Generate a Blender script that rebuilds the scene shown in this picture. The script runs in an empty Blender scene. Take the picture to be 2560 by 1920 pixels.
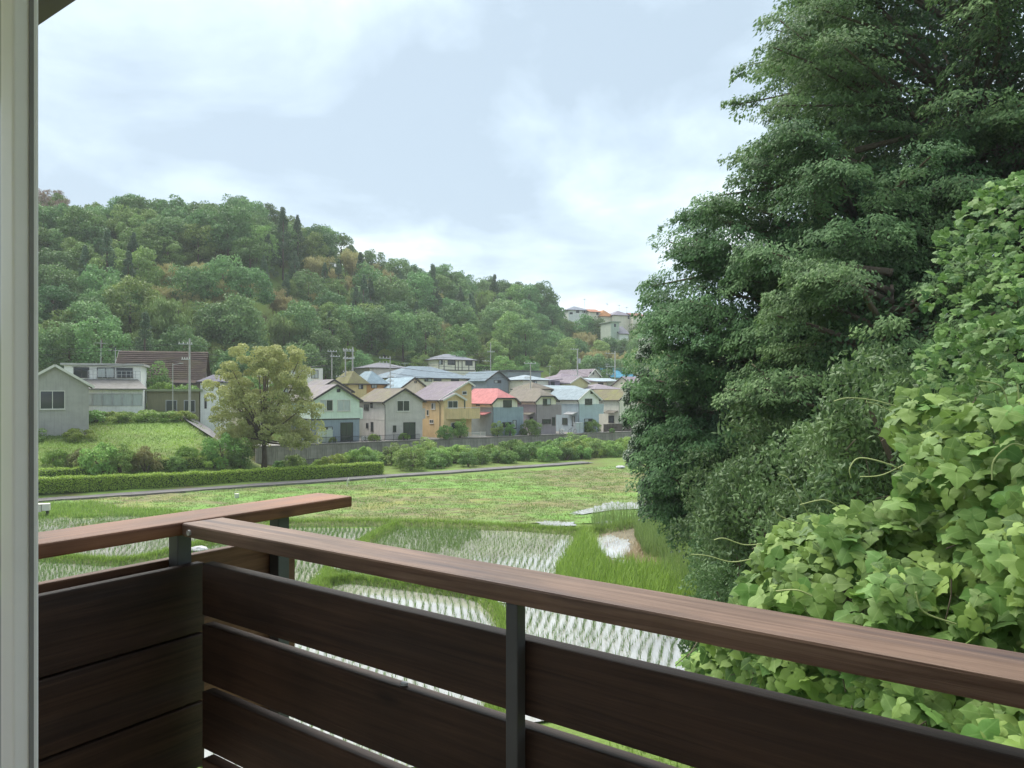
import bpy, bmesh, math, random
import numpy as np
from mathutils import Vector, Matrix
R = math.radians
random.seed(7)
rng = np.random.default_rng(11)
scene = bpy.context.scene
COL = scene.collection

# ------------------------------------------------------------------ camera, sky, sun, exposure
CAMZ, F, CX, HZ = 8.4, 1934.0, 1280.0, 984.0      # eye height; focal length, centre and horizon in photo pixels (2560 wide)
cam = bpy.data.cameras.new('camera')
cam.sensor_width = 36.0
cam.lens = 36.0 * F / 2560.0
cam.shift_y = 24.0 / 2560.0
cam.clip_start, cam.clip_end = 0.05, 3000.0
cam_o = bpy.data.objects.new('camera', cam)
cam_o.location = (0, 0, CAMZ)
cam_o.rotation_euler = (R(90), 0, 0)
COL.objects.link(cam_o)
scene.camera = cam_o

SUN_EL, SUN_AZ = R(58), R(-35)                      # veiled sun, high, a little to the left of the view
world = bpy.data.worlds.new('World')
scene.world = world
world.use_nodes = True
nt = world.node_tree
nt.nodes.clear()
def wn(t, **k):
    n = nt.nodes.new(t)
    for a, b in k.items():
        setattr(n, a, b)
    return n
w_out = wn('ShaderNodeOutputWorld'); w_bg = wn('ShaderNodeBackground'); w_bg.inputs['Strength'].default_value = 0.1
w_sky = wn('ShaderNodeTexSky', sky_type='NISHITA', sun_disc=False)
w_sky.sun_elevation = SUN_EL; w_sky.sun_rotation = SUN_AZ; w_sky.dust_density = 2.0
w_tc = wn('ShaderNodeTexCoord'); w_sep = wn('ShaderNodeSeparateXYZ')
nt.links.new(w_tc.outputs['Generated'], w_sep.inputs[0])
w_z = wn('ShaderNodeMath', operation='MAXIMUM'); w_z.inputs[1].default_value = 0.0
nt.links.new(w_sep.outputs['Z'], w_z.inputs[0])
w_z2 = wn('ShaderNodeMath', operation='ADD'); w_z2.inputs[1].default_value = 0.22
nt.links.new(w_z.outputs[0], w_z2.inputs[0])
w_dx = wn('ShaderNodeMath', operation='DIVIDE'); w_dy = wn('ShaderNodeMath', operation='DIVIDE')
nt.links.new(w_sep.outputs['X'], w_dx.inputs[0]); nt.links.new(w_z2.outputs[0], w_dx.inputs[1])
nt.links.new(w_sep.outputs['Y'], w_dy.inputs[0]); nt.links.new(w_z2.outputs[0], w_dy.inputs[1])
w_cmb = wn('ShaderNodeCombineXYZ')
nt.links.new(w_dx.outputs[0], w_cmb.inputs[0]); nt.links.new(w_dy.outputs[0], w_cmb.inputs[1]); w_cmb.inputs[2].default_value = 3.1
w_n = wn('ShaderNodeTexNoise'); w_n.inputs['Scale'].default_value = 1.5; w_n.inputs['Detail'].default_value = 8.0
w_n.inputs['Roughness'].default_value = 0.55; w_n.inputs['Distortion'].default_value = 0.25
nt.links.new(w_cmb.outputs[0], w_n.inputs['Vector'])
w_r = wn('ShaderNodeValToRGB')
cr = w_r.color_ramp
cr.elements[0].position = 0.40; cr.elements[0].color = (0.50, 0.62, 0.72, 1)
cr.elements[1].position = 0.65; cr.elements[1].color = (1.04, 1.10, 1.11, 1)
e = cr.elements.new(0.475); e.color = (0.605, 0.74, 0.85, 1)
e = cr.elements.new(0.545); e.color = (0.73, 0.88, 0.99, 1)
nt.links.new(w_n.outputs['Fac'], w_r.inputs[0])
w_s = wn('ShaderNodeVectorMath', operation='SCALE'); w_s.inputs['Scale'].default_value = 6.0
nt.links.new(w_r.outputs[0], w_s.inputs[0])
w_m = wn('ShaderNodeMix', data_type='RGBA'); w_m.inputs['Factor'].default_value = 0.88
nt.links.new(w_sky.outputs[0], w_m.inputs['A']); nt.links.new(w_s.outputs[0], w_m.inputs['B'])
nt.links.new(w_m.outputs['Result'], w_bg.inputs['Color']); nt.links.new(w_bg.outputs[0], w_out.inputs['Surface'])

sun = bpy.data.lights.new('sun', 'SUN')
sun.energy = 4.2; sun.angle = R(70); sun.color = (1.0, 0.95, 0.87)
sun_o = bpy.data.objects.new('sun', sun)
sd = Vector((math.sin(SUN_AZ) * math.cos(SUN_EL), math.cos(SUN_AZ) * math.cos(SUN_EL), math.sin(SUN_EL)))
sun_o.rotation_euler = sd.to_track_quat('Z', 'Y').to_euler()
sun_o.location = (0, 0, 60)
COL.objects.link(sun_o)

vs = scene.view_settings
vs.view_transform = 'Standard'; vs.look = 'None'; vs.exposure = 1.0; vs.gamma = 1.0; vs.use_curve_mapping = False
scene.render.engine = 'CYCLES'
cy = scene.cycles
cy.use_denoising = True
cy.use_adaptive_sampling = True; cy.adaptive_threshold = 0.015
cy.max_bounces = 6; cy.diffuse_bounces = 3; cy.glossy_bounces = 3; cy.transmission_bounces = 4; cy.transparent_max_bounces = 8
cy.caustics_reflective = False; cy.caustics_refractive = False
cy.sample_clamp_indirect = 6.0

# ------------------------------------------------------------------ helpers
def px(x, y, d):
    """world point at depth d (metres along the view) on the sight line of a photo pixel"""
    return Vector(((x - CX) / F * d, d, CAMZ - (y - HZ) / F * d))
def gp(x, y, z=0.0):
    return px(x, y, (CAMZ - z) * F / (y - HZ))
def nz(a):
    return a / np.maximum(np.linalg.norm(a, axis=-1, keepdims=True), 1e-9)

def tag(o, label=None, cat=None, group=None, kind=None):
    if label: o['label'] = label
    if cat: o['category'] = cat
    if group: o['group'] = group
    if kind: o['kind'] = kind
    return o
def link(name, me, mat=None, parent=None):
    o = bpy.data.objects.new(name, me)
    COL.objects.link(o)
    if mat is not None and me is not None and len(me.materials) == 0:
        for m in (mat if isinstance(mat, (list, tuple)) else [mat]):
            me.materials.append(m)
    if parent is not None: o.parent = parent
    return o
def empty(name, loc=(0, 0, 0), rz=0.0, parent=None):
    o = bpy.data.objects.new(name, None)
    COL.objects.link(o)
    o.location = loc; o.rotation_euler = (0, 0, rz); o.empty_display_size = 0.3
    if parent is not None: o.parent = parent
    return o
def copy_tree(o, parent=None):
    c = o.copy(); COL.objects.link(c)
    if parent is not None: c.parent = parent
    for ch in o.children: copy_tree(ch, c)
    return c

def mesh_np(name, V, Fq, tint=None, uv=None, smooth=False):
    V = np.asarray(V, np.float32); Fq = np.asarray(Fq, np.int32)
    me = bpy.data.meshes.new(name)
    k = Fq.shape[1]; m = len(Fq)
    me.vertices.add(len(V)); me.vertices.foreach_set('co', V.ravel())
    me.loops.add(m * k); me.loops.foreach_set('vertex_index', Fq.ravel())
    me.polygons.add(m)
    me.polygons.foreach_set('loop_start', np.arange(0, m * k, k, dtype=np.int32))
    me.polygons.foreach_set('use_smooth', np.full(m, smooth))
    if tint is not None:
        a = me.attributes.new('tint', 'FLOAT', 'POINT'); a.data.foreach_set('value', np.asarray(tint, np.float32))
    if uv is not None:
        u = me.uv_layers.new(name='UVMap'); u.data.foreach_set('uv', np.asarray(uv, np.float32)[Fq.ravel()].ravel())
    me.update(calc_edges=True)
    return me

class MB:
    """collects boxes, prisms and tubes into one mesh"""
    def __init__(s): s.v = []; s.f = []
    def add(s, vs, fs):
        b = len(s.v); s.v += [tuple(v) for v in vs]; s.f += [tuple(i + b for i in f) for f in fs]; return s
    def box(s, x0, x1, y0, y1, z0, z1):
        return s.add([(x0, y0, z0), (x1, y0, z0), (x1, y1, z0), (x0, y1, z0), (x0, y0, z1), (x1, y0, z1), (x1, y1, z1), (x0, y1, z1)],
                     [(0, 3, 2, 1), (4, 5, 6, 7), (0, 1, 5, 4), (1, 2, 6, 5), (2, 3, 7, 6), (3, 0, 4, 7)])
    def bar(s, a, b, w, h, up=(0, 0, 1)):
        a = Vector(a); b = Vector(b); d = (b - a).normalized(); u = Vector(up)
        x = d.cross(u)
        if x.length < 1e-4: x = d.cross(Vector((1, 0, 0)))
        x.normalize(); u = x.cross(d)
        q = [(-w / 2, -h / 2), (w / 2, -h / 2), (w / 2, h / 2), (-w / 2, h / 2)]
        vs_ = [a + x * i + u * j for i, j in q] + [b + x * i + u * j for i, j in q]
        return s.add(vs_, [(3, 2, 1, 0), (4, 5, 6, 7), (0, 1, 5, 4), (1, 2, 6, 5), (2, 3, 7, 6), (3, 0, 4, 7)])
    def tube(s, pts, rad, n=6, cap=True):
        pts = [Vector(p) for p in pts]
        rad = rad if isinstance(rad, (list, tuple)) else [rad] * len(pts)
        vs_, fs = [], []
        x = None
        for i, p in enumerate(pts):
            d = (pts[min(i + 1, len(pts) - 1)] - pts[max(i - 1, 0)]).normalized()
            if x is None: x = d.orthogonal().normalized()
            x = (x - d * x.dot(d)).normalized(); y = d.cross(x)
            for k in range(n):
                t = 2 * math.pi * k / n
                vs_.append(p + (x * math.cos(t) + y * math.sin(t)) * rad[i])
        for i in range(len(pts) - 1):
            for k in range(n):
                a, b = i * n + k, i * n + (k + 1) % n
                fs.append((a, b, b + n, a + n))
        if cap:
            fs.append(tuple(range(n))[::-1]); fs.append(tuple(range((len(pts) - 1) * n, len(pts) * n)))
        return s.add(vs_, fs)
    def slab(s, polys, th, down=(0, 0, -1)):
        """closed slab: polygons sharing exact corner points, thickened downwards"""
        idx = {}; vs_ = []
        def g(p):
            k = tuple(round(c, 4) for c in p)
            if k not in idx: idx[k] = len(vs_); vs_.append(Vector(p))
            return idx[k]
        P = [[g(p) for p in po] for po in polys]
        n = len(vs_); dn = Vector(down) * th
        allv = vs_ + [v + dn for v in vs_]
        fs = [tuple(p) for p in P] + [tuple(i + n for i in reversed(p)) for p in P]
        ed = {}
        for p in P:
            for a, b in zip(p, p[1:] + p[:1]): ed[(a, b)] = 1
        for a, b in ed:
            if (b, a) not in ed: fs.append((b, a, a + n, b + n))
        return s.add(allv, fs)
    def mesh(s, name='m', smooth=False):
        me = bpy.data.meshes.new(name); me.from_pydata(s.v, [], s.f); me.update()
        if smooth:
            for p in me.polygons: p.use_smooth = True
        return me
    def build(s, name, mat, parent=None, bevel=0.0, smooth=False):
        o = link(name, s.mesh(name, smooth), mat, parent)
        if bevel:
            b = o.modifiers.new('b', 'BEVEL'); b.width = bevel; b.segments = 2; b.limit_method = 'ANGLE'
        return o

# ------------------------------------------------------------------ materials
def new_mat(name):
    m = bpy.data.materials.new(name); m.use_nodes = True
    t = m.node_tree; t.nodes.clear()
    return m, t
def nd(t, ty, **k):
    n = t.nodes.new(ty)
    for a, b in k.items():
        if a.startswith('i_'):
            n.inputs[a[2:].replace('_', ' ')].default_value = b
        else: setattr(n, a, b)
    return n
def c4(c): return (c[0], c[1], c[2], 1.0)

def plain(name, col, rough=0.75, var=0.18, scale=2.0, bump=0.0, streak=0.0, spec=0.3, metal=0.0, stretch=(1, 1, 1), bscale=20.0, rnd=0.0):
    m, t = new_mat(name)
    out = nd(t, 'ShaderNodeOutputMaterial'); b = nd(t, 'ShaderNodeBsdfPrincipled')
    b.inputs['Roughness'].default_value = rough; b.inputs['Metallic'].default_value = metal
    b.inputs['Specular IOR Level'].default_value = spec
    tc = nd(t, 'ShaderNodeTexCoord'); mp = nd(t, 'ShaderNodeMapping'); mp.inputs['Scale'].default_value = stretch
    t.links.new(tc.outputs['Object'], mp.inputs[0])
    n = nd(t, 'ShaderNodeTexNoise', i_Scale=scale, i_Detail=6.0, i_Roughness=0.6)
    t.links.new(mp.outputs[0], n.inputs['Vector'])
    mr = nd(t, 'ShaderNodeMapRange'); mr.inputs['From Min'].default_value = 0.3; mr.inputs['From Max'].default_value = 0.7
    mr.inputs['To Min'].default_value = 1 - var; mr.inputs['To Max'].default_value = 1 + var
    t.links.new(n.outputs['Fac'], mr.inputs[0])
    last = mr.outputs[0]
    if rnd:
        oi = nd(t, 'ShaderNodeObjectInfo'); m2 = nd(t, 'ShaderNodeMapRange')
        m2.inputs['To Min'].default_value = 1 - rnd; m2.inputs['To Max'].default_value = 1 + rnd
        t.links.new(oi.outputs['Random'], m2.inputs[0])
        mu = nd(t, 'ShaderNodeMath', operation='MULTIPLY'); t.links.new(last, mu.inputs[0]); t.links.new(m2.outputs[0], mu.inputs[1]); last = mu.outputs[0]
    if streak:                                       # rain streaks running down a wall
        mp2 = nd(t, 'ShaderNodeMapping'); mp2.inputs['Scale'].default_value = (4, 4, 0.25)
        t.links.new(tc.outputs['Object'], mp2.inputs[0])
        n2 = nd(t, 'ShaderNodeTexNoise', i_Scale=1.6, i_Detail=5.0); t.links.new(mp2.outputs[0], n2.inputs['Vector'])
        m3 = nd(t, 'ShaderNodeMapRange'); m3.inputs['From Min'].default_value = 0.5; m3.inputs['From Max'].default_value = 0.75
        m3.inputs['To Min'].default_value = 1.0; m3.inputs['To Max'].default_value = 1 - streak
        t.links.new(n2.outputs['Fac'], m3.inputs[0])
        mu = nd(t, 'ShaderNodeMath', operation='MULTIPLY'); t.links.new(last, mu.inputs[0]); t.links.new(m3.outputs[0], mu.inputs[1]); last = mu.outputs[0]
    vm = nd(t, 'ShaderNodeVectorMath', operation='SCALE'); vm.inputs[0].default_value = col[:3]
    t.links.new(last, vm.inputs['Scale']); t.links.new(vm.outputs[0], b.inputs['Base Color'])
    if bump:
        nb = nd(t, 'ShaderNodeTexNoise', i_Scale=bscale, i_Detail=5.0); t.links.new(mp.outputs[0], nb.inputs['Vector'])
        bp = nd(t, 'ShaderNodeBump'); bp.inputs['Strength'].default_value = bump; bp.inputs['Distance'].default_value = 0.05
        t.links.new(nb.outputs['Fac'], bp.inputs['Height']); t.links.new(bp.outputs[0], b.inputs['Normal'])
    t.links.new(b.outputs[0], out.inputs['Surface'])
    return m

def roofmat(name, col, moss=0.0, course=2.1, rough=0.8):
    """tile or slate courses: horizontal joints by height, moss in blotches"""
    m, t = new_mat(name)
    out = nd(t, 'ShaderNodeOutputMaterial'); b = nd(t, 'ShaderNodeBsdfPrincipled', i_Roughness=rough)
    b.inputs['Specular IOR Level'].default_value = 0.15
    col = [c * .68 for c in col]
    tc = nd(t, 'ShaderNodeTexCoord')
    n = nd(t, 'ShaderNodeTexNoise', i_Scale=1.3, i_Detail=8.0, i_Roughness=0.7); t.links.new(tc.outputs['Object'], n.inputs['Vector'])
    w = nd(t, 'ShaderNodeTexWave', wave_type='BANDS', bands_direction='Z', wave_profile='SAW'); w.inputs['Scale'].default_value = course
    t.links.new(tc.outputs['Object'], w.inputs['Vector'])
    mr = nd(t, 'ShaderNodeMapRange'); mr.inputs['From Min'].default_value = 0.3; mr.inputs['From Max'].default_value = 0.7
    mr.inputs['To Min'].default_value = 0.72; mr.inputs['To Max'].default_value = 1.22; t.links.new(n.outputs['Fac'], mr.inputs[0])
    vm = nd(t, 'ShaderNodeVectorMath', operation='SCALE'); vm.inputs[0].default_value = col[:3]
    wr = nd(t, 'ShaderNodeMapRange'); wr.inputs['To Min'].default_value = 0.78; wr.inputs['To Max'].default_value = 1.08; t.links.new(w.outputs['Fac'], wr.inputs[0])
    wm_ = nd(t, 'ShaderNodeMath', operation='MULTIPLY'); t.links.new(wr.outputs[0], wm_.inputs[0]); t.links.new(mr.outputs[0], wm_.inputs[1]); t.links.new(wm_.outputs[0], vm.inputs['Scale'])
    last = vm.outputs[0]
    if moss:
        n2 = nd(t, 'ShaderNodeTexNoise', i_Scale=0.6, i_Detail=5.0); t.links.new(tc.outputs['Object'], n2.inputs['Vector'])
        m3 = nd(t, 'ShaderNodeMapRange'); m3.inputs['From Min'].default_value = 0.45; m3.inputs['From Max'].default_value = 0.62; m3.inputs['To Max'].default_value = moss
        t.links.new(n2.outputs['Fac'], m3.inputs[0])
        mx = nd(t, 'ShaderNodeMix', data_type='RGBA'); mx.inputs['B'].default_value = (0.16, 0.17, 0.05, 1)
        t.links.new(m3.outputs[0], mx.inputs['Factor']); t.links.new(last, mx.inputs['A']); last = mx.outputs['Result']
    t.links.new(last, b.inputs['Base Color'])
    bp = nd(t, 'ShaderNodeBump'); bp.inputs['Strength'].default_value = 0.5; bp.inputs['Distance'].default_value = 0.03
    t.links.new(w.outputs['Fac'], bp.inputs['Height']); t.links.new(bp.outputs[0], b.inputs['Normal'])
    t.links.new(b.outputs[0], out.inputs['Surface'])
    return m

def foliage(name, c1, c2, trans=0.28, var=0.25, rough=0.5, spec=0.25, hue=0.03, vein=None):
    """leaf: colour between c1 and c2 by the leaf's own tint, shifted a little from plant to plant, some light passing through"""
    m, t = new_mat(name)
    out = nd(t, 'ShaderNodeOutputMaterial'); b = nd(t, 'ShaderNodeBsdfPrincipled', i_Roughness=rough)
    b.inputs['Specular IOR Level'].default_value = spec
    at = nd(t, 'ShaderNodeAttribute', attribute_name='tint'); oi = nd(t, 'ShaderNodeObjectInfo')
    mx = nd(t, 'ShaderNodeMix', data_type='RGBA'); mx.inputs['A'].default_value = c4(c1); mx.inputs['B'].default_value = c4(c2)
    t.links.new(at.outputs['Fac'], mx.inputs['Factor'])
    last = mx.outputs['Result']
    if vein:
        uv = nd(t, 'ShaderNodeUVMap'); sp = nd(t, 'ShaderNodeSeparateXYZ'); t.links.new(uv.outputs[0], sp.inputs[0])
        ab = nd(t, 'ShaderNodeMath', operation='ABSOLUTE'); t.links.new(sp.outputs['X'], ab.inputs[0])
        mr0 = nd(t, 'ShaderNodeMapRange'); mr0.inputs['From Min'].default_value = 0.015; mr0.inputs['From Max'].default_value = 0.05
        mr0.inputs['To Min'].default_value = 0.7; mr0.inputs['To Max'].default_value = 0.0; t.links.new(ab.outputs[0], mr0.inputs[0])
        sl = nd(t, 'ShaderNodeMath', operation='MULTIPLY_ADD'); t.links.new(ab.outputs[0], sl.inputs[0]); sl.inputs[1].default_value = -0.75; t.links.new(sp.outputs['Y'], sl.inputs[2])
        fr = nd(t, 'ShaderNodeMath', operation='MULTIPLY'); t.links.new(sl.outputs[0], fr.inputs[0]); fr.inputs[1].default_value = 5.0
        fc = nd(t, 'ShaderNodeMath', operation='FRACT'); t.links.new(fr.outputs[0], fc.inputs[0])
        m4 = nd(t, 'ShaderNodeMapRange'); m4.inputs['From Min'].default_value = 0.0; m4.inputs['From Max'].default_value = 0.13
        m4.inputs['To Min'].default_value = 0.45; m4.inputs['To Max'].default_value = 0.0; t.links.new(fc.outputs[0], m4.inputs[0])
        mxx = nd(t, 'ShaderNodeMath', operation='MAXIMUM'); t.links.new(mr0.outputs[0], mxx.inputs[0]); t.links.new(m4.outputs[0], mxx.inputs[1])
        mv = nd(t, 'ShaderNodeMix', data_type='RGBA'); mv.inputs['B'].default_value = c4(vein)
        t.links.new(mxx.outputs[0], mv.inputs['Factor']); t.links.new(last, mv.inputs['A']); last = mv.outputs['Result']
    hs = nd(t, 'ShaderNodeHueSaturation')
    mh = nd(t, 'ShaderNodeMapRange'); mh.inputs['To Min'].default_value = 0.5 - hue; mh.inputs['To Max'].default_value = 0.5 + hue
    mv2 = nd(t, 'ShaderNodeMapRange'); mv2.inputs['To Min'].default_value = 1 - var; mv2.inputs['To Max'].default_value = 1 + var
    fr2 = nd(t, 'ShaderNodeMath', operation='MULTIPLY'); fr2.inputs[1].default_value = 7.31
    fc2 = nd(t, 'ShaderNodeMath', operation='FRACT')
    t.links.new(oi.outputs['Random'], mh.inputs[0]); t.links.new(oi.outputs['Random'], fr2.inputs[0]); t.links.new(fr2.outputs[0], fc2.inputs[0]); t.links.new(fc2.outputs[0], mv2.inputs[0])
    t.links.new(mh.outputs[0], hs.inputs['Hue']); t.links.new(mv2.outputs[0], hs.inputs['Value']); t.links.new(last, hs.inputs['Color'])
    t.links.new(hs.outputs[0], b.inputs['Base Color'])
    if trans:
        tr = nd(t, 'ShaderNodeBsdfTranslucent'); t.links.new(hs.outputs[0], tr.inputs['Color'])
        ms = nd(t, 'ShaderNodeMixShader'); ms.inputs[0].default_value = trans
        t.links.new(b.outputs[0], ms.inputs[1]); t.links.new(tr.outputs[0], ms.inputs[2]); t.links.new(ms.outputs[0], out.inputs['Surface'])
    else: t.links.new(b.outputs[0], out.inputs['Surface'])
    return m

def woodmat(name, c1, c2, c3, rough=0.6, weather=0.5, scale=1.0):
    """planed timber: grain along the board's own X, weathered streaks"""
    m, t = new_mat(name)
    out = nd(t, 'ShaderNodeOutputMaterial'); b = nd(t, 'ShaderNodeBsdfPrincipled', i_Roughness=rough); b.inputs['Specular IOR Level'].default_value = 0.3
    tc = nd(t, 'ShaderNodeTexCoord'); oi = nd(t, 'ShaderNodeObjectInfo')
    ad = nd(t, 'ShaderNodeVectorMath', operation='ADD'); t.links.new(tc.outputs['Object'], ad.inputs[0])
    sc_ = nd(t, 'ShaderNodeVectorMath', operation='SCALE'); sc_.inputs[0].default_value = (9, 5, 7); t.links.new(oi.outputs['Random'], sc_.inputs['Scale']); t.links.new(sc_.outputs[0], ad.inputs[1])
    mp = nd(t, 'ShaderNodeMapping'); mp.inputs['Scale'].default_value = (0.9 * scale, 26 * scale, 26 * scale); t.links.new(ad.outputs[0], mp.inputs[0])
    n1 = nd(t, 'ShaderNodeTexNoise', i_Scale=2.2, i_Detail=8.0, i_Roughness=0.65, i_Distortion=0.6); t.links.new(mp.outputs[0], n1.inputs['Vector'])
    r1 = nd(t, 'ShaderNodeValToRGB'); r1.color_ramp.elements[0].position = 0.33; r1.color_ramp.elements[0].color = c4(c1)
    r1.color_ramp.elements[1].position = 0.66; r1.color_ramp.elements[1].color = c4(c2); t.links.new(n1.outputs['Fac'], r1.inputs[0])
    mp2 = nd(t, 'ShaderNodeMapping'); mp2.inputs['Scale'].default_value = (0.7, 9, 9); t.links.new(ad.outputs[0], mp2.inputs[0])
    n2 = nd(t, 'ShaderNodeTexNoise', i_Scale=1.4, i_Detail=4.0); t.links.new(mp2.outputs[0], n2.inputs['Vector'])
    mr = nd(t, 'ShaderNodeMapRange'); mr.inputs['From Min'].default_value = 0.5; mr.inputs['From Max'].default_value = 0.68; mr.inputs['To Max'].default_value = weather
    t.links.new(n2.outputs['Fac'], mr.inputs[0])
    mx = nd(t, 'ShaderNodeMix', data_type='RGBA'); mx.inputs['B'].default_value = c4(c3)
    t.links.new(mr.outputs[0], mx.inputs['Factor']); t.links.new(r1.outputs[0], mx.inputs['A']); t.links.new(mx.outputs['Result'], b.inputs['Base Color'])
    mp3 = nd(t, 'ShaderNodeMapping'); mp3.inputs['Scale'].default_value = (2.2, 7, 7); t.links.new(ad.outputs[0], mp3.inputs[0])
    vo = nd(t, 'ShaderNodeTexVoronoi', i_Scale=1.0); t.links.new(mp3.outputs[0], vo.inputs['Vector'])
    kn = nd(t, 'ShaderNodeMapRange'); kn.inputs['From Min'].default_value = 0.05; kn.inputs['From Max'].default_value = 0.13; kn.inputs['To Min'].default_value = 0.3; kn.inputs['To Max'].default_value = 1.0
    t.links.new(vo.outputs['Distance'], kn.inputs[0])
    st_ = nd(t, 'ShaderNodeTexNoise', i_Scale=3.0, i_Detail=6.0); t.links.new(ad.outputs[0], st_.inputs['Vector'])
    sm_ = nd(t, 'ShaderNodeMapRange'); sm_.inputs['From Min'].default_value = 0.35; sm_.inputs['From Max'].default_value = 0.65; sm_.inputs['To Min'].default_value = 0.72; sm_.inputs['To Max'].default_value = 1.2; t.links.new(st_.outputs['Fac'], sm_.inputs[0])
    km = nd(t, 'ShaderNodeMath', operation='MULTIPLY'); t.links.new(kn.outputs[0], km.inputs[0]); t.links.new(sm_.outputs[0], km.inputs[1])
    ks = nd(t, 'ShaderNodeVectorMath', operation='SCALE'); t.links.new(mx.outputs['Result'], ks.inputs[0]); t.links.new(km.outputs[0], ks.inputs['Scale']); t.links.new(ks.outputs[0], b.inputs['Base Color'])
    bp = nd(t, 'ShaderNodeBump'); bp.inputs['Strength'].default_value = 0.5; bp.inputs['Distance'].default_value = 0.004
    t.links.new(n1.outputs['Fac'], bp.inputs['Height']); t.links.new(bp.outputs[0], b.inputs['Normal'])
    t.links.new(b.outputs[0], out.inputs['Surface'])
    return m

def watermat(name, col, ior, rough=0.03, ripple=0.05):
    m, t = new_mat(name)
    out = nd(t, 'ShaderNodeOutputMaterial'); b = nd(t, 'ShaderNodeBsdfPrincipled', i_Roughness=rough)
    b.inputs['IOR'].default_value = 1.33; b.inputs['Metallic'].default_value = ior
    tc = nd(t, 'ShaderNodeTexCoord'); n = nd(t, 'ShaderNodeTexNoise', i_Scale=0.5, i_Detail=5.0); t.links.new(tc.outputs['Object'], n.inputs['Vector'])
    r = nd(t, 'ShaderNodeValToRGB'); r.color_ramp.elements[0].color = c4([c * 0.7 for c in col]); r.color_ramp.elements[1].color = c4([c * 1.3 for c in col])
    t.links.new(n.outputs['Fac'], r.inputs[0]); t.links.new(r.outputs[0], b.inputs['Base Color'])
    n2 = nd(t, 'ShaderNodeTexNoise', i_Scale=2.5, i_Detail=3.0); t.links.new(tc.outputs['Object'], n2.inputs['Vector'])
    bp = nd(t, 'ShaderNodeBump'); bp.inputs['Strength'].default_value = ripple; bp.inputs['Distance'].default_value = 0.02
    t.links.new(n2.outputs['Fac'], bp.inputs['Height']); t.links.new(bp.outputs[0], b.inputs['Normal'])
    t.links.new(b.outputs[0], out.inputs['Surface'])
    return m

def glassmat(name, col=(0.03, 0.04, 0.045)):
    """window pane seen from outside: dark room behind, sky on the surface"""
    m, t = new_mat(name)
    out = nd(t, 'ShaderNodeOutputMaterial'); b = nd(t, 'ShaderNodeBsdfPrincipled', i_Roughness=0.06)
    b.inputs['Base Color'].default_value = c4(col); b.inputs['IOR'].default_value = 1.5
    t.links.new(b.outputs[0], out.inputs['Surface'])
    return m
# ------------------------------------------------------------------ the lie of the land
W0 = (-26.5, 91.0); U = (0.809, 0.588); BK = (-0.588, 0.809)     # foot of the retaining wall; along it; away from the paddies
ANG = math.atan2(U[1], U[0])
def st(s, t, z=0.0): return Vector((W0[0] + U[0] * s + BK[0] * t, W0[1] + U[1] * s + BK[1] * t, z))
def s_at(x, t):
    """s where the sight column of photo x meets the line t = const"""
    k = (x - CX) / F
    ax = W0[0] + BK[0] * t; ay = W0[1] + BK[1] * t
    return (k * ay - ax) / (U[0] - k * U[1])
def smooth(e0, e1, x):
    x = np.clip((x - e0) / (e1 - e0), 0, 1); return x * x * (3 - 2 * x)
RX = np.array([-600, 90, 230, 310, 480, 580, 650, 700, 810, 880, 960, 1040, 1110, 1180, 1250, 1310, 1365, 1400, 1440, 1540, 1620, 2600.])
RY = np.array([470, 465, 500, 485, 503, 485, 500, 535, 565, 600, 635, 655, 670, 695, 700, 705, 742, 780, 797, 800, 800, 800.])
def ridge_d(p): return np.interp(p, [-600, 90, 500, 900, 1200, 1400, 1600, 2600], [185, 185, 198, 228, 262, 285, 300, 300])
def foot_d(p): return np.interp(p, [-600, 90, 500, 700, 900, 1200, 1450, 2600], [118, 120, 128, 142, 158, 176, 190, 190])
def ridge_z(p): return CAMZ + (HZ - np.interp(p, RX, RY)) / F * ridge_d(p) - 10.0
def ground(X, Y):
    X = np.asarray(X, float); Y = np.asarray(Y, float)
    s = (X - W0[0]) * U[0] + (Y - W0[1]) * U[1]; t = (X - W0[0]) * BK[0] + (Y - W0[1]) * BK[1]
    zl = np.interp(t, [-17, -15, -10, -3, 5, 12, 25, 40, 60], [0, 0.5, 2.2, 3.6, 5.0, 6.3, 7.6, 10, 14])
    zr = np.interp(t, [0.4, 3.2, 10, 16, 32, 42, 52, 66], [0, 2.3, 2.3, 3.4, 6, 8, 10, 13])
    a = smooth(-10, -3.5, s)
    z = zl * (1 - a) + zr * a
    bank = 0.5 * np.clip(X - (4.5 + 0.1 * Y), 0, 16) * (1 - smooth(50, 75, Y)) * smooth(14, 20, Y)
    z = z + bank
    near = np.clip(0.5 * (15.5 - Y), 0, 4.6)
    z = np.where(Y < 20, np.maximum(near, bank), z)
    Ys = np.maximum(Y, 20.0); p = np.clip(CX + F * X / Ys, -600, 2600)
    fd, rd = foot_d(p), ridge_d(p)
    S = smooth(0, 1, np.clip((Y - fd) / (rd - fd), 0, 1)) * 0.45 + 0.55 * np.clip((Y - fd) / (rd - fd), 0, 1)
    zz = z + (ridge_z(p) - z) * S - 0.22 * np.clip(Y - rd, 0, 160)
    return np.where(Y > fd, zz, z)
def gz(x, y): return float(ground(x, y))

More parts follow.
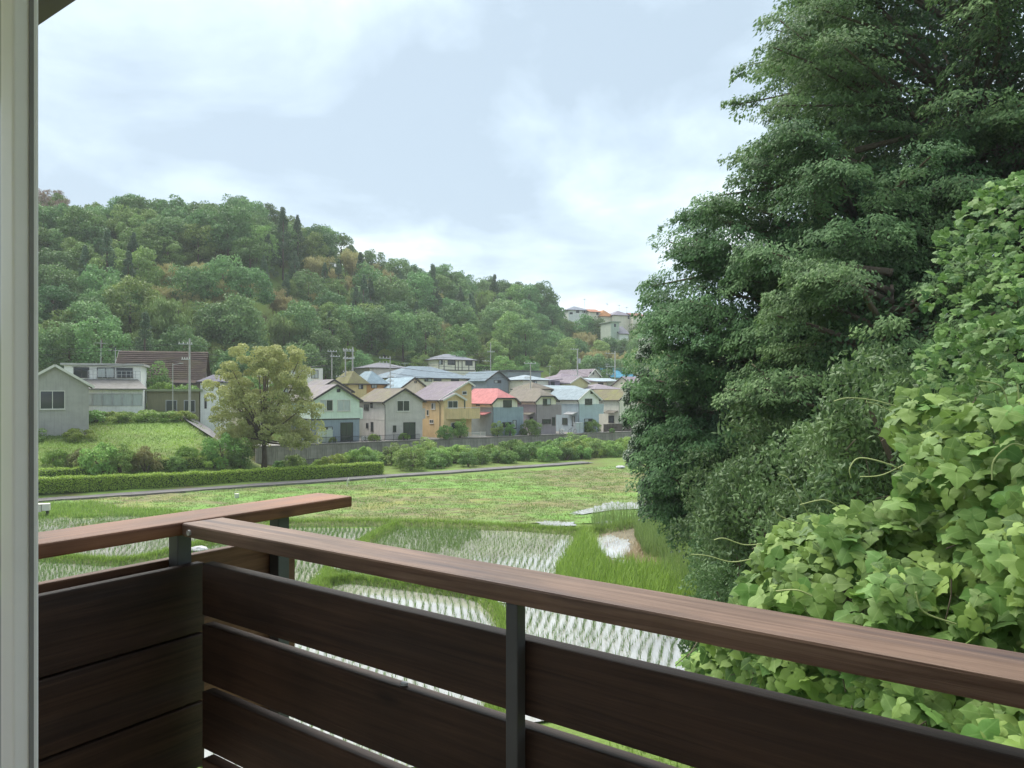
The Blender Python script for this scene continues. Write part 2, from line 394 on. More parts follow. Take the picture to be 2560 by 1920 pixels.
def groundmat():
    m, t = new_mat('ground_soil')
    out = nd(t, 'ShaderNodeOutputMaterial'); b = nd(t, 'ShaderNodeBsdfPrincipled', i_Roughness=0.95); b.inputs['Specular IOR Level'].default_value = 0.1
    tc = nd(t, 'ShaderNodeTexCoord')
    n = nd(t, 'ShaderNodeTexNoise', i_Scale=0.16, i_Detail=8.0, i_Roughness=0.65); t.links.new(tc.outputs['Object'], n.inputs['Vector'])
    r = nd(t, 'ShaderNodeValToRGB'); r.color_ramp.elements[0].position = 0.3; r.color_ramp.elements[0].color = (0.12, 0.09, 0.05, 1)
    r.color_ramp.elements[1].position = 0.62; r.color_ramp.elements[1].color = (0.13, 0.21, 0.05, 1)
    e = r.color_ramp.elements.new(0.45); e.color = (0.11, 0.15, 0.045, 1)
    t.links.new(n.outputs['Fac'], r.inputs[0]); t.links.new(r.outputs[0], b.inputs['Base Color'])
    n2 = nd(t, 'ShaderNodeTexNoise', i_Scale=5.0, i_Detail=6.0); t.links.new(tc.outputs['Object'], n2.inputs['Vector'])
    bp = nd(t, 'ShaderNodeBump'); bp.inputs['Strength'].default_value = 0.6; bp.inputs['Distance'].default_value = 0.15
    t.links.new(n2.outputs['Fac'], bp.inputs['Height']); t.links.new(bp.outputs[0], b.inputs['Normal'])
    t.links.new(b.outputs[0], out.inputs['Surface'])
    return m
def grid_mesh(name, xs, ys, zf):
    X, Y = np.meshgrid(xs, ys); Z = zf(X, Y)
    V = np.stack([X, Y, Z], -1).reshape(-1, 3)
    nx, ny = len(xs), len(ys)
    i = np.arange(nx - 1)[None, :] + nx * np.arange(ny - 1)[:, None]; i = i.ravel()
    return mesh_np(name, V, np.stack([i, i + 1, i + 1 + nx, i + nx], 1), smooth=True)
xs = np.concatenate([np.arange(-900, -160, 40), np.arange(-160, 140, 2.5), np.arange(140, 901, 40)])
ys = np.concatenate([np.arange(-200, 0, 20), np.arange(0, 30, 1.0), np.arange(30, 330, 2.5), np.arange(330, 1400, 50)])
tag(link('ground', grid_mesh('ground', xs, ys, lambda X, Y: ground(X, Y) - 0.02), groundmat()), kind='structure')

def fieldmat():
    """fallow paddy: straw-brown mud, flushes of new green, yellowing weeds"""
    m, t = new_mat('fallow_mud')
    out = nd(t, 'ShaderNodeOutputMaterial'); b = nd(t, 'ShaderNodeBsdfPrincipled', i_Roughness=0.9); b.inputs['Specular IOR Level'].default_value = 0.15
    tc = nd(t, 'ShaderNodeTexCoord'); mp = nd(t, 'ShaderNodeMapping'); mp.inputs['Scale'].default_value = (0.6, 1.2, 1); mp.inputs['Rotation'].default_value = (0, 0, 0.3)
    t.links.new(tc.outputs['Object'], mp.inputs[0])
    def ns(sc, det=7.0, off=0.0):
        n = nd(t, 'ShaderNodeTexNoise', i_Scale=sc, i_Detail=det, i_Roughness=0.68)
        if off:
            a = nd(t, 'ShaderNodeVectorMath', operation='ADD'); a.inputs[1].default_value = (off, off, off)
            t.links.new(mp.outputs[0], a.inputs[0]); t.links.new(a.outputs[0], n.inputs['Vector'])
        else: t.links.new(mp.outputs[0], n.inputs['Vector'])
        return n
    def mix(fac, a, bcol, lo, hi, amt=1.0):
        mr = nd(t, 'ShaderNodeMapRange'); mr.inputs['From Min'].default_value = lo; mr.inputs['From Max'].default_value = hi; mr.inputs['To Max'].default_value = amt
        t.links.new(fac, mr.inputs[0])
        mx = nd(t, 'ShaderNodeMix', data_type='RGBA'); mx.inputs['B'].default_value = c4(bcol); t.links.new(mr.outputs[0], mx.inputs['Factor'])
        if isinstance(a, tuple): mx.inputs['A'].default_value = c4(a)
        else: t.links.new(a, mx.inputs['A'])
        return mx.outputs['Result']
    c = mix(ns(2.0).outputs['Fac'], (0.21, 0.21, 0.095), (0.115, 0.108, 0.06), 0.4, 0.6)
    c = mix(ns(0.16, 8.0, 3.3).outputs['Fac'], c, (0.23, 0.245, 0.07), 0.48, 0.62, 0.8)
    c = mix(ns(0.12, 9.0, 17.7).outputs['Fac'], c, (0.14, 0.275, 0.06), 0.44, 0.56, 0.92)
    c = mix(ns(1.1, 9.0, 41.0).outputs['Fac'], c, (0.075, 0.058, 0.042), 0.52, 0.66, 0.9)
    t.links.new(c, b.inputs['Base Color'])
    n2 = ns(6.0, 6.0, 9.0)
    bp = nd(t, 'ShaderNodeBump'); bp.inputs['Strength'].default_value = 1.0; bp.inputs['Distance'].default_value = 0.12
    t.links.new(n2.outputs['Fac'], bp.inputs['Height']); t.links.new(bp.outputs[0], b.inputs['Normal'])
    t.links.new(b.outputs[0], out.inputs['Surface'])
    return m
def quad_patch(name, a, b, c, d, nu, nv, zf):
    """bilinear patch a-b (near) d-c (far)"""
    u = np.linspace(0, 1, nu)[None, :, None]; v = np.linspace(0, 1, nv)[:, None, None]
    A, B, C_, D = (np.array(q[:2], float) for q in (a, b, c, d))
    Pxy = (A * (1 - u) + B * u) * (1 - v) + (D * (1 - u) + C_ * u) * v
    Z = zf(Pxy[..., 0], Pxy[..., 1])
    V = np.concatenate([Pxy, Z[..., None]], -1).reshape(-1, 3)
    i = (np.arange(nu - 1)[None, :] + nu * np.arange(nv - 1)[:, None]).ravel()
    return mesh_np(name, V, np.stack([i, i + 1, i + 1 + nu, i + nu], 1), smooth=True)
def wob(X, Y, a=0.04):
    return a * (np.sin(X * 1.7 + 0.6 * Y) + np.sin(Y * 1.3 - X * 0.9 + 2) + 0.6 * np.sin(X * 3.9 + Y * 2.8))
FIELD = [(-18.5, 49.5), (11.5, 50.0), (17.0, 92.0), tuple(st(-14.5, -19.6))[:2]]
tag(link('field', quad_patch('field', *FIELD, 90, 90, lambda X, Y: 0.03 + wob(X, Y, 0.02)), fieldmat()), kind='structure')
FIELD2 = [(-75, 46), (-18.5, 49.5), tuple(st(-14.5, -19.6))[:2], tuple(st(-62, -19.6))[:2]]
tag(link('field', quad_patch('field', *FIELD2, 60, 30, lambda X, Y: 0.026 + wob(X, Y, 0.02)), bpy.data.materials['fallow_mud']), kind='structure')

# path of worn asphalt, its low kerb
def strip_st(name, s0, s1, t0, t1, z, mat, n=60, th=0.0):
    m = MB()
    for i in range(n):
        a = s0 + (s1 - s0) * i / n; b = s0 + (s1 - s0) * (i + 1) / n
        w = lambda q: 0.12 * math.sin(q * 0.45) + 0.07 * math.sin(q * 1.7)
        if th: pass
        m.add([st(a, t0 + w(a), z), st(b, t0 + w(b), z), st(b, t1 + w(b) * .5, z), st(a, t1 + w(a) * .5, z)], [(0, 1, 2, 3)])
    return m.build(name, mat)
M_asph = plain('asphalt', (0.105, 0.10, 0.105), 0.85, 0.22, 0.8, 0.4, bscale=40)
tag(strip_st('path', -70, 31, -19.5, -17.1, 0.06, M_asph), kind='structure')
M_kerb = plain('kerb_concrete', (0.16, 0.15, 0.14), 0.9, 0.25, 1.0, 0.4)
kb = MB()
for i in range(100):
    a = -70 + i; w = lambda q: 0.12 * math.sin(q * 0.45) + 0.07 * math.sin(q * 1.7)
    p0, p1 = st(a, -19.6 + w(a), 0.07), st(a + 1.0, -19.6 + w(a + 1), 0.07)
    kb.bar(p0, p1, 0.14, 0.16)
tag(kb.build('kerb', M_kerb), kind='structure')
M_yard = plain('yard_gravel', (0.26, 0.25, 0.23), 0.95, 0.25, 1.5, 0.5)
ym = MB(); ym.add([st(-3.4, .3, 2.31), st(75, .3, 2.31), st(75, 13, 2.31), st(-3.4, 13, 2.31)], [(0, 1, 2, 3)])
tag(ym.build('yard', M_yard), kind='structure')
# lane climbing between the grass terrace and the houses
M_lane = plain('lane_asphalt', (0.15, 0.145, 0.15), 0.85, 0.2, 1.0, 0.3)
lm = MB(); lp = [(-7.2, -8), (-8.0, -2), (-8.6, 5), (-8.6, 12), (-8.2, 20), (-7.6, 30)]
for (a, b) in zip(lp, lp[1:]):
    q = []
    for (s_, t_), o_ in ((a, -1.3), (a, 1.3), (b, 1.3), (b, -1.3)):
        v = st(s_ + o_, t_); v.z = gz(v.x, v.y) + 0.25; q.append(v)
    lm.add(q, [(0, 1, 2, 3)])
tag(lm.build('lane', M_lane), kind='structure')

# ------------------------------------------------------------------ flooded paddies, puddles
M_wat = watermat('paddy_water', (0.60, 0.58, 0.54), 0.62, 0.03, 0.05)
M_wat2 = watermat('puddle_water', (0.66, 0.655, 0.655), 0.7, 0.2, 0.08)
PADDY = {
 'a': [(985, 1322), (1300, 1330), (1458, 1338), (1445, 1400), (1425, 1470), (1300, 1518), (1160, 1492), (1060, 1480), (950, 1466), (870, 1458), (830, 1440), (870, 1395), (925, 1352)],
 'b': [(795, 1478), (870, 1460), (950, 1468), (1060, 1482), (1160, 1494), (1205, 1502), (1255, 1550), (1262, 1600), (1245, 1680), (1230, 1900), (700, 1960), (430, 1900), (560, 1600)],
 'c': [(1215, 1505), (1300, 1522), (1425, 1475), (1600, 1520), (1800, 1560), (1775, 1640), (1720, 1700), (1500, 1790), (1245, 1820), (1250, 1680), (1265, 1600), (1258, 1550)],
 'd': [(705, 1322), (980, 1322), (920, 1352), (868, 1395), (815, 1440), (790, 1478), (560, 1600), (300, 1600), (85, 1500), (-60, 1470), (-60, 1410), (85, 1404), (200, 1412), (320, 1415), (440, 1390), (520, 1369), (640, 1343)],
 'e': [(-100, 1300), (85, 1296), (400, 1290), (560, 1300), (690, 1316), (640, 1338), (520, 1362), (440, 1382), (320, 1408), (200, 1404), (85, 1396), (-100, 1390)]}
def inpoly(P, poly):
    x, y = P[:, 0], P[:, 1]; r = np.zeros(len(P), bool); n = len(poly)
    for i in range(n):
        (x0, y0), (x1, y1) = poly[i], poly[(i + 1) % n]
        c = ((y0 > y) != (y1 > y)) & (x < (x1 - x0) * (y - y0) / (y1 - y0 + 1e-12) + x0)
        r ^= c
    return r
PW = {k: [tuple(gp(*q))[:2] for q in v] for k, v in PADDY.items()}
for k, poly in PW.items():
    m = MB(); m.add([(x, y, 0.045) for x, y in poly], [tuple(range(len(poly)))[::-1]])
    me = m.mesh('paddy_water'); bm = bmesh.new(); bm.from_mesh(me)
    bmesh.ops.recalc_face_normals(bm, faces=bm.faces); bmesh.ops.triangulate(bm, faces=bm.faces)
    for f_ in bm.faces:
        if f_.normal.z < 0: f_.normal_flip()
    bm.to_mesh(me); bm.free()
    tag(link('paddy_water', me, M_wat), kind='structure')
def puddle(pts, z=0.075):
    w = [gp(*q) for q in pts]; c = sum(w, Vector()) / len(w)
    # ragged outline
    out = []
    n = len(w)
    for i in range(n):
        a, b = w[i], w[(i + 1) % n]
        for j in range(10):
            p = a.lerp(b, j / 10); p = p + (p - c) * random.uniform(-0.18, 0.16); out.append((p.x, p.y, z))
    m = MB(); m.add([(c.x, c.y, z)] + out, [(0, i + 1, (i + 1) % len(out) + 1) for i in range(len(out))])
    me = m.mesh('puddle'); bm = bmesh.new(); bm.from_mesh(me)
    for f_ in bm.faces:
        f_.normal_update()
        if f_.normal.z < 0: f_.normal_flip()
    bm.to_mesh(me); bm.free()
    tag(link('puddle', me, M_wat2), kind='structure')
puddle([(1424, 1284), (1470, 1272), (1530, 1257), (1600, 1258), (1680, 1262), (1660, 1273), (1540, 1276), (1470, 1286), (1440, 1291)])
puddle([(1340, 1309), (1372, 1304), (1432, 1308), (1437, 1317), (1395, 1320), (1355, 1316)])
puddle([(1485, 1309), (1520, 1304), (1545, 1308), (1530, 1312), (1495, 1313)])
puddle([(1590, 1289), (1640, 1286), (1670, 1294), (1620, 1300)])
M_mud = plain('wet_mud', (0.12, 0.105, 0.065), 0.7, 0.35, 1.4, 0.7, bscale=8)
mm = MB(); q = [gp(*p_, ) for p_ in [(1470, 1338), (1560, 1322), (1720, 1318), (1800, 1480), (1700, 1520), (1560, 1480), (1450, 1440)]]
mm.add([(v.x, v.y, 0.035) for v in q], [tuple(range(len(q)))[::-1]])
tag(mm.build('mud', M_mud), kind='structure')
puddle([(1488, 1345), (1530, 1340), (1570, 1352), (1578, 1375), (1560, 1398), (1505, 1392), (1490, 1370)], 0.06)
puddle([(1535, 1402), (1590, 1404), (1640, 1420), (1570, 1418)], 0.06)

# ------------------------------------------------------------------ grass, rice, leaves: arrays of small faces
def blades(P, H, W, lean, tint, seg=1, up=0.0):
    """one tapering blade per point"""
    n = len(P); P = np.asarray(P, float); a = rng.uniform(0, 2 * np.pi, n)
    d = np.stack([np.cos(a), np.sin(a), np.zeros(n)], 1); side = np.stack([-np.sin(a), np.cos(a), np.zeros(n)], 1)
    ln = np.asarray(lean) * rng.uniform(0.3, 1.4, n); H = np.asarray(H) * np.ones(n); W = np.asarray(W) * np.ones(n)
    rows = []
    for k in range(seg + 1):
        f = k / seg
        c = P + d * (ln * H * f ** 1.7)[:, None] + np.array([0, 0, 1.0]) * (H * (f - 0.28 * ln * f * f))[:, None]
        w = (W * (1 - 0.86 * f) / 2)[:, None]
        rows += [c - side * w, c + side * w]
    V = np.stack(rows, 1).reshape(-1, 3); nv = 2 * (seg + 1)
    b = np.arange(n)[:, None] * nv
    Fq = np.concatenate([np.concatenate([b + 2 * k, b + 2 * k + 1, b + 2 * k + 3, b + 2 * k + 2], 1) for k in range(seg)], 0)
    return V, Fq, np.repeat(np.asarray(tint) * np.ones(n), nv)
def leaves(C, A, N, L, W, tint, fold=0.12):
    """pointed leaf per centre: axis A, face N"""
    A = nz(A); S = nz(np.cross(A, N)); N = nz(np.cross(S, A)); L = (np.asarray(L) * np.ones(len(C)))[:, None]; W = (np.asarray(W) * np.ones(len(C)))[:, None]
    V = np.stack([C - A * L * .5, C + S * W * .5 - N * L * fold - A * L * .05, C + A * L * .5 - N * L * fold, C - S * W * .5 - N * L * fold - A * L * .05], 1).reshape(-1, 3)
    i = np.arange(len(C))[:, None] * 4
    return V, np.concatenate([i, i + 1, i + 2, i + 3], 1), np.repeat(tint, 4)
def join(parts):
    V, Fq, T, o = [], [], [], 0
    for v, f, t_ in parts:
        V.append(v); Fq.append(f + o); T.append(t_); o += len(v)
    return np.concatenate(V), np.concatenate(Fq), np.concatenate(T)
def rpts(poly, n):
    P = np.array(poly); lo, hi = P.min(0), P.max(0); out = np.zeros((0, 2))
    while len(out) < n:
        q = rng.uniform(lo, hi, (n * 2, 2)); out = np.concatenate([out, q[inpoly(q, poly)]])
    return out[:n]
def z3(P, z): return np.concatenate([P, np.full((len(P), 1), z) if np.isscalar(z) else np.asarray(z)[:, None]], 1)

G_rice = foliage('rice_leaf', (0.055, 0.115, 0.025), (0.16, 0.28, 0.065), 0.35, 0.05, hue=0.005)
G_dike = foliage('dike_grass', (0.12, 0.21, 0.04), (0.28, 0.42, 0.085), 0.35, 0.05, hue=0.005)
G_tall = foliage('tall_grass', (0.13, 0.23, 0.04), (0.30, 0.44, 0.08), 0.35, 0.05, hue=0.005)
G_reed = foliage('reed_leaf', (0.12, 0.20, 0.06), (0.24, 0.34, 0.11), 0.3, 0.05, hue=0.005)
G_dry = foliage('dry_stalks', (0.26, 0.20, 0.12), (0.36, 0.30, 0.17), 0.2, 0.05, hue=0.005)
G_weed = foliage('field_weed', (0.18, 0.195, 0.06), (0.15, 0.29, 0.065), 0.3, 0.05, hue=0.005)

DIKES = [([(540, 1312), (700, 1314), (900, 1312), (1100, 1315), (1300, 1326), (1450, 1335), (1560, 1320), (1650, 1308)], 1.1),
         ([(990, 1318), (925, 1352), (870, 1395), (825, 1438), (792, 1480), (700, 1540), (560, 1610)], 0.9),
         ([(810, 1466), (870, 1458), (950, 1466), (1060, 1480), (1160, 1493), (1210, 1504)], 0.55),
         ([(1205, 1500), (1255, 1550), (1264, 1600), (1250, 1680), (1238, 1800), (1230, 1900)], 0.6),
         ([(1466, 1334), (1456, 1372), (1434, 1420), (1424, 1470), (1430, 1500)], 1.2),
         ([(690, 1318), (640, 1341), (520, 1365), (440, 1386), (320, 1412), (200, 1408), (85, 1400), (-100, 1394)], 0.8)]
M_dike = plain('dike_earth', (0.13, 0.15, 0.06), 0.95, 0.35, 1.2, 0.6, bscale=8)
def smooth_line(w, n):
    w = [Vector((q.x, q.y, 0)) for q in w]; out = []
    for i in range(len(w) - 1):
        p0, p1, p2, p3 = w[max(i - 1, 0)], w[i], w[i + 1], w[min(i + 2, len(w) - 1)]
        for k in range(n):
            t_ = k / n
            out.append(0.5 * ((2 * p1) + (p2 - p0) * t_ + (2 * p0 - 5 * p1 + 4 * p2 - p3) * t_ ** 2 + (3 * p1 - p0 - 3 * p2 + p3) * t_ ** 3))
    out.append(w[-1]); return out
gparts = []
for pts, wd in DIKES:
    L_ = smooth_line([gp(*q) for q in pts], 10)
    m = MB(); prof = [(-0.62, -0.05), (-0.4, 0.16), (-0.18, 0.25), (0.18, 0.25), (0.4, 0.16), (0.62, -0.05)]
    vs_, fs = [], []
    for i, p in enumerate(L_):
        d = (L_[min(i + 1, len(L_) - 1)] - L_[max(i - 1, 0)]).normalized(); nrm = Vector((-d.y, d.x, 0))
        for a, h in prof:
            vs_.append(p + nrm * a * wd * random.uniform(.92, 1.08) + Vector((0, 0, h * random.uniform(.85, 1.1))))
    k = len(prof)
    for i in range(len(L_) - 1):
        for j in range(k - 1): fs.append((i * k + j, i * k + j + 1, (i + 1) * k + j + 1, (i + 1) * k + j))
    m.add(vs_, fs)
    tag(m.build('dike', M_dike, smooth=True), kind='structure')
    A_ = np.array([tuple(p) for p in L_]); seg = rng.integers(0, len(L_) - 1, int(len(L_) * 170 * wd + 600)); f = rng.uniform(0, 1, len(seg))[:, None]
    P = A_[seg] * (1 - f) + A_[seg + 1] * f
    d = nz(A_[seg + 1] - A_[seg]); off = rng.normal(0, 0.30, len(seg)) * wd
    P[:, 0] += -d[:, 1] * off; P[:, 1] += d[:, 0] * off
    P[:, 2] = 0.25 - 0.5 * np.clip(np.abs(off) / wd - 0.15, 0, .5)
    gparts.append(blades(P, rng.uniform(0.12, 0.34, len(P)), 0.03, 0.55, rng.uniform(0, 1, len(P))))
V, Fq, T = join(gparts)
tag(link('dike_grass', mesh_np('dike_grass', V, Fq, T), G_dike), 'bright green grass growing along the low dikes between the paddies', 'grass', kind='stuff')

# rice: rows of small clumps standing in the water, one mass for each paddy
def rice(key, ang, row, sp, nb, h, w, label, tmul=1.0, jit=0.03):
    poly = PW[key]; P = np.array(poly); lo, hi = P.min(0), P.max(0); c = (lo + hi) / 2; r = np.linalg.norm(hi - lo) / 2
    a = R(ang); g0 = np.arange(-r, r, row); g1 = np.arange(-r, r, sp); A, B = np.meshgrid(g0, g1)
    Q = np.stack([A.ravel(), B.ravel()], 1) + rng.normal(0, jit, (A.size, 2))
    Q = np.stack([c[0] + Q[:, 0] * np.cos(a) - Q[:, 1] * np.sin(a), c[1] + Q[:, 0] * np.sin(a) + Q[:, 1] * np.cos(a)], 1)
    Q[:, 0] += .10 * np.sin(Q[:, 1] * .7 + 1.3) + .06 * np.sin(Q[:, 1] * 1.9); Q[:, 1] += .08 * np.sin(Q[:, 0] * 1.1)
    Q = Q[inpoly(Q, poly)]
    gap = np.sin(Q[:, 0] * .55 + 2) * np.sin(Q[:, 1] * .43 + Q[:, 0] * .2); Q = Q[rng.uniform(-.2, 1.6, len(Q)) > gap * .5]
    Q = Q[(Q[:, 1] > 16.6) & (rng.uniform(0, 1, len(Q)) > 0.02)]
    far = np.abs(Q[:, 0]) < Q[:, 1] * 0.72
    Q = Q[far]
    C = np.repeat(Q, nb, 0) + rng.normal(0, 0.02, (len(Q) * nb, 2))
    tn = np.repeat(rng.uniform(0, 1, len(Q)), nb) * .5 + rng.uniform(0, .5, len(C))
    V, Fq, T = blades(z3(C, 0.03), np.repeat(rng.uniform(.7, 1.2, len(Q)), nb) * rng.uniform(0.65, 1.15, len(C)) * h, w, 0.42, tn * tmul)
    return tag(link('rice_seedlings', mesh_np('rice_seedlings', V, Fq, T), G_rice), label, 'rice', kind='stuff')
rice('a', -14, 0.30, 0.19, 5, 0.32, 0.016, 'rows of young rice standing in the bright paddy beyond the railing')
rice('b', 6, 0.30, 0.16, 5, 0.30, 0.014, 'rows of young rice in the paddy seen below the upper railing board')
rice('c', -15, 0.33, 0.14, 6, 0.34, 0.013, 'widely spaced rice rows in the nearest paddy beside the kudzu bank')
PW['a2'] = [tuple(gp(*q))[:2] for q in [(985, 1322), (1215, 1328), (1190, 1338), (1205, 1350), (1160, 1358), (1150, 1380), (1105, 1370), (1090, 1395), (1050, 1420), (950, 1450), (870, 1455), (830, 1440), (870, 1395), (925, 1352)]]
rice('a2', -14, 0.21, 0.17, 5, 0.36, 0.02, 'dense taller rice in the left part of the bright paddy beyond the railing')
rice('d', 8, 0.28, 0.18, 7, 0.34, 0.018, 'dense young rice in the paddies seen under the left railing')
rice('e', 14, 0.32, 0.24, 5, 0.34, 0.020, 'pale rice rows in the brown paddy beyond the left railing')

# tall grass spit, reeds, dry stalks, weeds on the fallow field
tp = [tuple(gp(*q))[:2] for q in [(1462, 1345), (1488, 1372), (1520, 1420), (1640, 1430), (1760, 1450), (1860, 1500), (1840, 1570), (1640, 1530), (1470, 1490), (1385, 1500), (1392, 1430), (1440, 1380)]]
Q = rpts(tp, 9000)
V, Fq, T = blades(z3(Q, 0.1), rng.uniform(0.35, 1.0, len(Q)), 0.04, 0.4, rng.uniform(0, 1, len(Q)), seg=2)
tag(link('tall_grass', mesh_np('tall_grass', V, Fq, T), G_tall), 'tall bright green grass on the spit between paddy and marsh', 'grass', kind='stuff')
rp = [tuple(gp(*q))[:2] for q in [(1585, 1340), (1640, 1322), (1720, 1318), (1770, 1360), (1770, 1420), (1690, 1425), (1610, 1400)]]
Q = np.concatenate([rpts(rp, 4200), rpts([tuple(gp(*q))[:2] for q in [(1480, 1300), (1600, 1292), (1720, 1290), (1720, 1318), (1560, 1330), (1480, 1340)]], 900), rpts([tuple(gp(*q))[:2] for q in [(1640, 1430), (1850, 1430), (1880, 1540), (1700, 1500)]], 1500)])
V, Fq, T = blades(z3(Q, 0.05), rng.uniform(0.7, 1.45, len(Q)), 0.04, 0.28, rng.uniform(0, 1, len(Q)), seg=2)
tag(link('reeds', mesh_np('reeds', V, Fq, T), G_reed), 'clump of tall green reeds at the foot of the dark trees', 'reeds', kind='stuff')
dp = [tuple(gp(*q))[:2] for q in [(1560, 1395), (1600, 1360), (1680, 1400), (1790, 1430), (1800, 1470), (1680, 1450), (1590, 1425)]]
Q = np.concatenate([rpts(dp, 5200), rpts([tuple(gp(*q))[:2] for q in [(1480, 1345), (1560, 1325), (1640, 1330), (1620, 1400), (1560, 1420), (1490, 1410)]], 350)])
V, Fq, T = blades(z3(Q, 0.04), rng.uniform(0.1, 0.55, len(Q)), 0.025, 1.2, rng.uniform(0, 1, len(Q)))
tag(link('dry_stalks', mesh_np('dry_stalks', V, Fq, T), G_dry), 'tangle of dry brown stalks in the marsh below the trees', 'stalks', kind='stuff')
Q = np.concatenate([rpts([FIELD[0], FIELD[1], FIELD[2], FIELD[3]], 3600), rpts(FIELD2, 900)])
Q = np.repeat(Q, 16, 0) + rng.normal(0, 0.28, (len(Q) * 16, 2))
Q = Q[(rng.uniform(0, 1, len(Q)) < 1)]
V, Fq, T = blades(z3(Q, 0.03), rng.uniform(0.05, 0.16, len(Q)), 0.05, 0.9, np.repeat(rng.uniform(0, 1, len(Q) // 16), 16))
tag(link('field_weeds', mesh_np('field_weeds', V, Fq, T), G_weed), 'low green and straw coloured weeds scattered over the fallow field', 'weeds', kind='stuff')
lw = [tuple(gp(*q))[:2] for q in [(-60, 1262), (127, 1262), (240, 1258), (300, 1272), (420, 1278), (560, 1290), (690, 1300), (540, 1312), (300, 1294), (90, 1300), (-60, 1300)]]
Q = rpts(lw, 900); Q = np.repeat(Q, 14, 0) + rng.normal(0, 0.25, (len(Q) * 14, 2))
V, Fq, T = blades(z3(Q, 0.03), rng.uniform(0.1, 0.4, len(Q)), 0.05, 0.6, rng.uniform(0, 1, len(Q)))
tag(link('bank_grass', mesh_np('bank_grass', V, Fq, T), G_dike), 'ragged green grass strip beyond the brown paddy on the far left', 'grass', kind='stuff')
# weedy foot of the near bank, seen through the gaps of the railing
Q = np.stack([rng.uniform(-6, 7, 9000), rng.uniform(12.5, 18.5, 9000)], 1)
V, Fq, T = blades(z3(Q, ground(Q[:, 0], Q[:, 1]) - .02), rng.uniform(0.08, 0.3, len(Q)), 0.025, 0.8, rng.uniform(0, 1, len(Q)))
tag(link('bank_weeds', mesh_np('bank_weeds', V, Fq, T), G_dike), 'weeds on the near bank seen through the lower railing gaps', 'weeds', kind='stuff')
# grass of the terrace behind the hedge
Q = np.stack([rng.uniform(-52, -8, 26000), rng.uniform(-14, 8, 26000)], 1)
P = np.stack([W0[0] + U[0] * Q[:, 0] + BK[0] * Q[:, 1], W0[1] + U[1] * Q[:, 0] + BK[1] * Q[:, 1]], 1)
V, Fq, T = blades(z3(P, ground(P[:, 0], P[:, 1]) - .03), rng.uniform(0.08, 0.3, len(P)), 0.09, 0.9, np.clip(.5 + .35 * np.sin(Q[:, 1] * 1.1 + np.sin(Q[:, 0] * .3)) + .2 * np.sin(Q[:, 0] * .9) + rng.normal(0, .18, len(P)), 0, 1))
tag(link('terrace_grass', mesh_np('terrace_grass', V, Fq, T), G_dike), 'mown green grass on the terrace below the white flat roofed house', 'grass', kind='stuff')
# ------------------------------------------------------------------ houses
Z1 = lambda x, y: (x / 3.0714, 760 + y / 3.0714)
Z2 = lambda x, y: (460 + x / 3.606, 780 + y / 3.606)
Z3 = lambda x, y: (720 + x / 4.424, 840 + y / 4.424)
Z4 = lambda x, y: (1160 + x / 4.424, 840 + y / 4.424)
Z5 = lambda x, y: (1300 + x / 5.53, 700 + y / 5.53)
M_glass = glassmat('pane_glass')
M_curt = plain('curtain_behind_glass', (0.42, 0.46, 0.46), 0.25, 0.15, 3.0, spec=0.6, stretch=(6, 6, 0.4))
M_dframe = plain('bronze_frame', (0.05, 0.045, 0.045), 0.45, 0.1)
M_wframe = plain('white_frame', (0.62, 0.60, 0.56), 0.5, 0.08)
M_dark = plain('dark_metal', (0.035, 0.035, 0.04), 0.5, 0.15)
M_steel = plain('galvanised_steel', (0.42, 0.43, 0.44), 0.45, 0.15, metal=0.3)
M_pole = plain('concrete_pole', (0.40, 0.39, 0.37), 0.85, 0.15, 2.0)
WALLC = {}
def wallm(c):
    k = tuple(round(v, 3) for v in c)
    if k not in WALLC: WALLC[k] = plain('wall_render_%d' % len(WALLC), c, 0.9, 0.10, 1.2, 0.15, streak=0.16, bscale=30)
    return WALLC[k]
ROOFC = {}
def roofm(c, moss=0.0):
    k = tuple(round(v, 3) for v in c) + (moss,)
    if k not in ROOFC: ROOFC[k] = roofmat('roof_tile_%d' % len(ROOFC), c, moss)
    return ROOFC[k]

